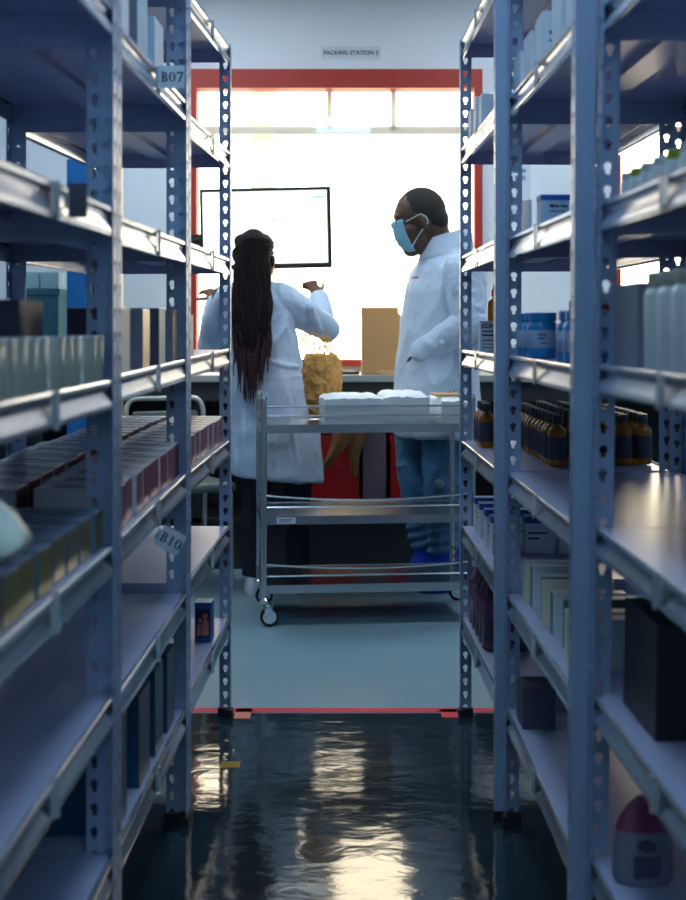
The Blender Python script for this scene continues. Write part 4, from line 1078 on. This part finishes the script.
coat_m = fuse('lab_coat', c, M['coat'], Mn, .0065, 3, 'white lab coat', wr=.012, fr=(8,8,4))
up = Le-Ls; fo = Lw-Le
for t_, w_ in ((.30,.010),(.48,.012),(.68,.014),(.86,.013)):
    q_ = Ls+up*t_; sl.limb([q_+Fv*.075+Sv*.03+Vector((0,0,-.02)), q_+Sv*.078, q_-Fv*.07+Sv*.04+Vector((0,0,.025))], [w_*.7, w_, w_*.6], n=8)
for t_, w_ in ((.10,.014),(.32,.012),(.62,.010)):
    q_ = Le+fo*t_; sl.limb([q_+Vector((0,0,.070)), q_+Sv*.070+Fv*.02, q_-Vector((0,0,.062))+Sv*.02], [w_*.6, w_, w_*.6], n=8)
fuse('sleeve', sl, M['coat'], coat_m, .006, 2, None, .011, (9,9,9))
# collar and lapel
p_ = mp_(-.045,0,1.53)
col = MB().loft([(*cr(-.035,0,1.53,.128,.130),.20,0),(*cr(-.040,0,1.598,.114,.112),.26,0),(*cr(-.043,0,1.626,.106,.104),.30,0),(*cr(-.043,0,1.595,.096,.096),.26,0)], n=30)
part('collar', col, M['coat'], Mn, True, angle=60)
pk = MB(); q0 = mp_(.172,.075,1.005); q1 = mp_(.140,.150,.965)
pk.limb([q0, (q0+q1)/2+Vector((0,-.012,-.012)), q1], [.006,.007,.006], n=8)
part('pocket_edge', pk, M['coat'], Mn, True, label='welt of the side pocket')
def wavy():
    e_ = MB(); n_q = 5
    for k in range(n_q): e_.prism([(-.032+.013*k+.006*cos(a_*pi/5), .002*(k % 2)+.007*sin(a_*pi/5)) for a_ in range(10)], -.0006, .0006, [[(-.032+.013*k+.0032*cos(a_*pi/5), .002*(k % 2)+.004*sin(a_*pi/5)) for a_ in range(10)]], axis='y')
    e_.v = [(x_*.62, y_, z_*.8) for x_, y_, z_ in e_.v]
    return e_
part('embroidery', wavy(), M['embr'], Mn, loc=m3(413.5, 279.5, -.200), rot=(R(-6), 0, R(-38)), label='small red embroidered word on the chest')
# hair
hr = MB(); hr.ball(hp_(-.010,0,.020), (.1165,.0915,.114), hrot, 24); hr.ball(hp_(-.055,0,-.02), (.068,.085,.08), hrot, 20)
hcap = fuse('short_hair', hr, M['hairs'], Mn, .006, 1, 'close-cropped black hair')
# mask
def mask_mb():
    m_ = MB(); vs = []; fs = []; nu, nv = 14, 14
    for i in range(nu+1):
        for j_ in range(nv+1):
            u = (i/nu-.5)*2; v = j_/nv
            ang = u*1.12; zz = .002-.135*v; bul = .016*sin(pi*v)*(1-.6*abs(u)); pl = .0016*sin(v*pi*9)
            f_ = .059+(.053+bul+pl)*cos(ang)-.024*v*v; s2 = (.070-.006*abs(v-.5)*2)*sin(ang)
            if v < .15: f_ += .010*(1-abs(u))
            vs.append(hp_(f_, s2, zz))
    K = nv+1
    for i in range(nu):
        for j_ in range(nv): q_ = i*K+j_; fs.append((q_, q_+K, q_+K+1, q_+1))
    return m_.add(vs, fs)
mk = part('face_mask', mask_mb(), M['mask'], Mn, True, label='light blue pleated surgical mask', angle=80)
sm = mk.modifiers.new('thickness', 'SOLIDIFY'); sm.thickness = .003
for sd in (-1, 1):
    lp = MB()
    lp.tube([hp_(.074,sd*.064,-.010), hp_(.04,sd*.080,.000), hp_(.012,sd*.088,.008), hp_(-.008,sd*.090,-.008), hp_(-.012,sd*.088,-.03)], .0022, 6)
    lp.tube([hp_(.070,sd*.062,-.115), hp_(.035,sd*.072,-.075), hp_(.005,sd*.082,-.045), hp_(-.012,sd*.088,-.03)], .0022, 6)
    part('ear_loop', lp, M['elastic'], mk, True, label='white elastic ear loop')
gs = MB()
for sd in (-1, 1):
    gs.tube([hp_(.108+.004*cos(t*pi/8), sd*.033+.022*cos(t*pi/8), .002+.016*sin(t*pi/8)) for t in range(16)], .0018, 6, True)
    gs.tube([hp_(.104,sd*.056,.006), hp_(.06,sd*.078,.006), hp_(.012,sd*.086,.004)], .0018, 6)
gs.tube([hp_(.110,-.011,.004), hp_(.113,0,.007), hp_(.110,.011,.004)], .0018, 6)
part('glasses', gs, M['black'], Mn, True, label='thin-framed glasses')

# ------------------------------------------------------------------ lamps and sky
def ceiling_lamp(x, y, w, d, m, label):
    r = thing('ceiling_light', label, 'light', (x, y, ZC-.001), group='ceiling light panels')
    part('housing', MB().prism(rect(-w/2-.02,-d/2-.02,w/2+.02,d/2+.02), -.06, 0, [rect(-w/2,-d/2,w/2,d/2)[::-1]]), M['lampf'], r)
    part('diffuser', MB().box(-w/2,-d/2,-.055,w/2,d/2,-.03), M[m], r)
ceiling_lamp(-.9, 5.2, .9, .3, 'lamp', 'bright ceiling light panel above the woman\'s side of the packing area')
ceiling_lamp(1.2, 5.2, .9, .3, 'lamp', 'bright ceiling light panel above the man\'s side of the packing area')
ceiling_lamp(-.9, 6.35, .9, .3, 'lamp', 'bright ceiling light panel close to the window wall, woman\'s side')
ceiling_lamp(1.2, 6.35, .9, .3, 'lamp', 'bright ceiling light panel close to the window wall, man\'s side')
ceiling_lamp(0, -.85, 2.4, .5, 'lampd', 'added bluish fill light panel at the aisle entrance')  # added fill panel, lifts the camera-facing sides of the racks
ceiling_lamp(0, 2.3, .5, .9, 'lampd', 'added bluish fill light panel over the middle of the aisle')  # added fill panel for the far rack posts
ceiling_lamp(-2.0, 2.0, .3, 1.2, 'lampd', 'dim ceiling light strip beyond the racks with cartons')
ceiling_lamp(2.1, 2.0, .3, 1.2, 'lampd', 'dim ceiling light strip beyond the racks with jars')

wd = bpy.data.worlds.new('sky'); S.world = wd; wd.use_nodes = True
bg = wd.node_tree.nodes['Background']; bg.inputs[0].default_value = (1.0, .87, .64, 1); bg.inputs[1].default_value = 9.0
# light portals in the two window openings guide the daylight sampling
for W in (W1, W2):
    l = bpy.data.lights.new('window_portal', 'AREA'); l.shape = 'RECTANGLE'; l.size = W[1]-W[0]; l.size_y = W[3]-W[2]
    l.cycles.is_portal = True
    o = bpy.data.objects.new('window_portal', l); COL.objects.link(o); o.location = ((W[0]+W[1])/2, WZ+.16, (W[2]+W[3])/2); o.rotation_euler = (-pi/2, 0, 0)

S.view_settings.view_transform = 'Standard'; S.view_settings.look = 'None'
S.view_settings.gamma = 1; S.view_settings.use_curve_mapping = False; S.view_settings.exposure = 0
S.cycles.use_denoising = True
S.cycles.max_bounces = 10; S.cycles.transparent_max_bounces = 16
S.cycles.sample_clamp_indirect = 6.0; S.cycles.caustics_refractive = False; S.cycles.caustics_reflective = False
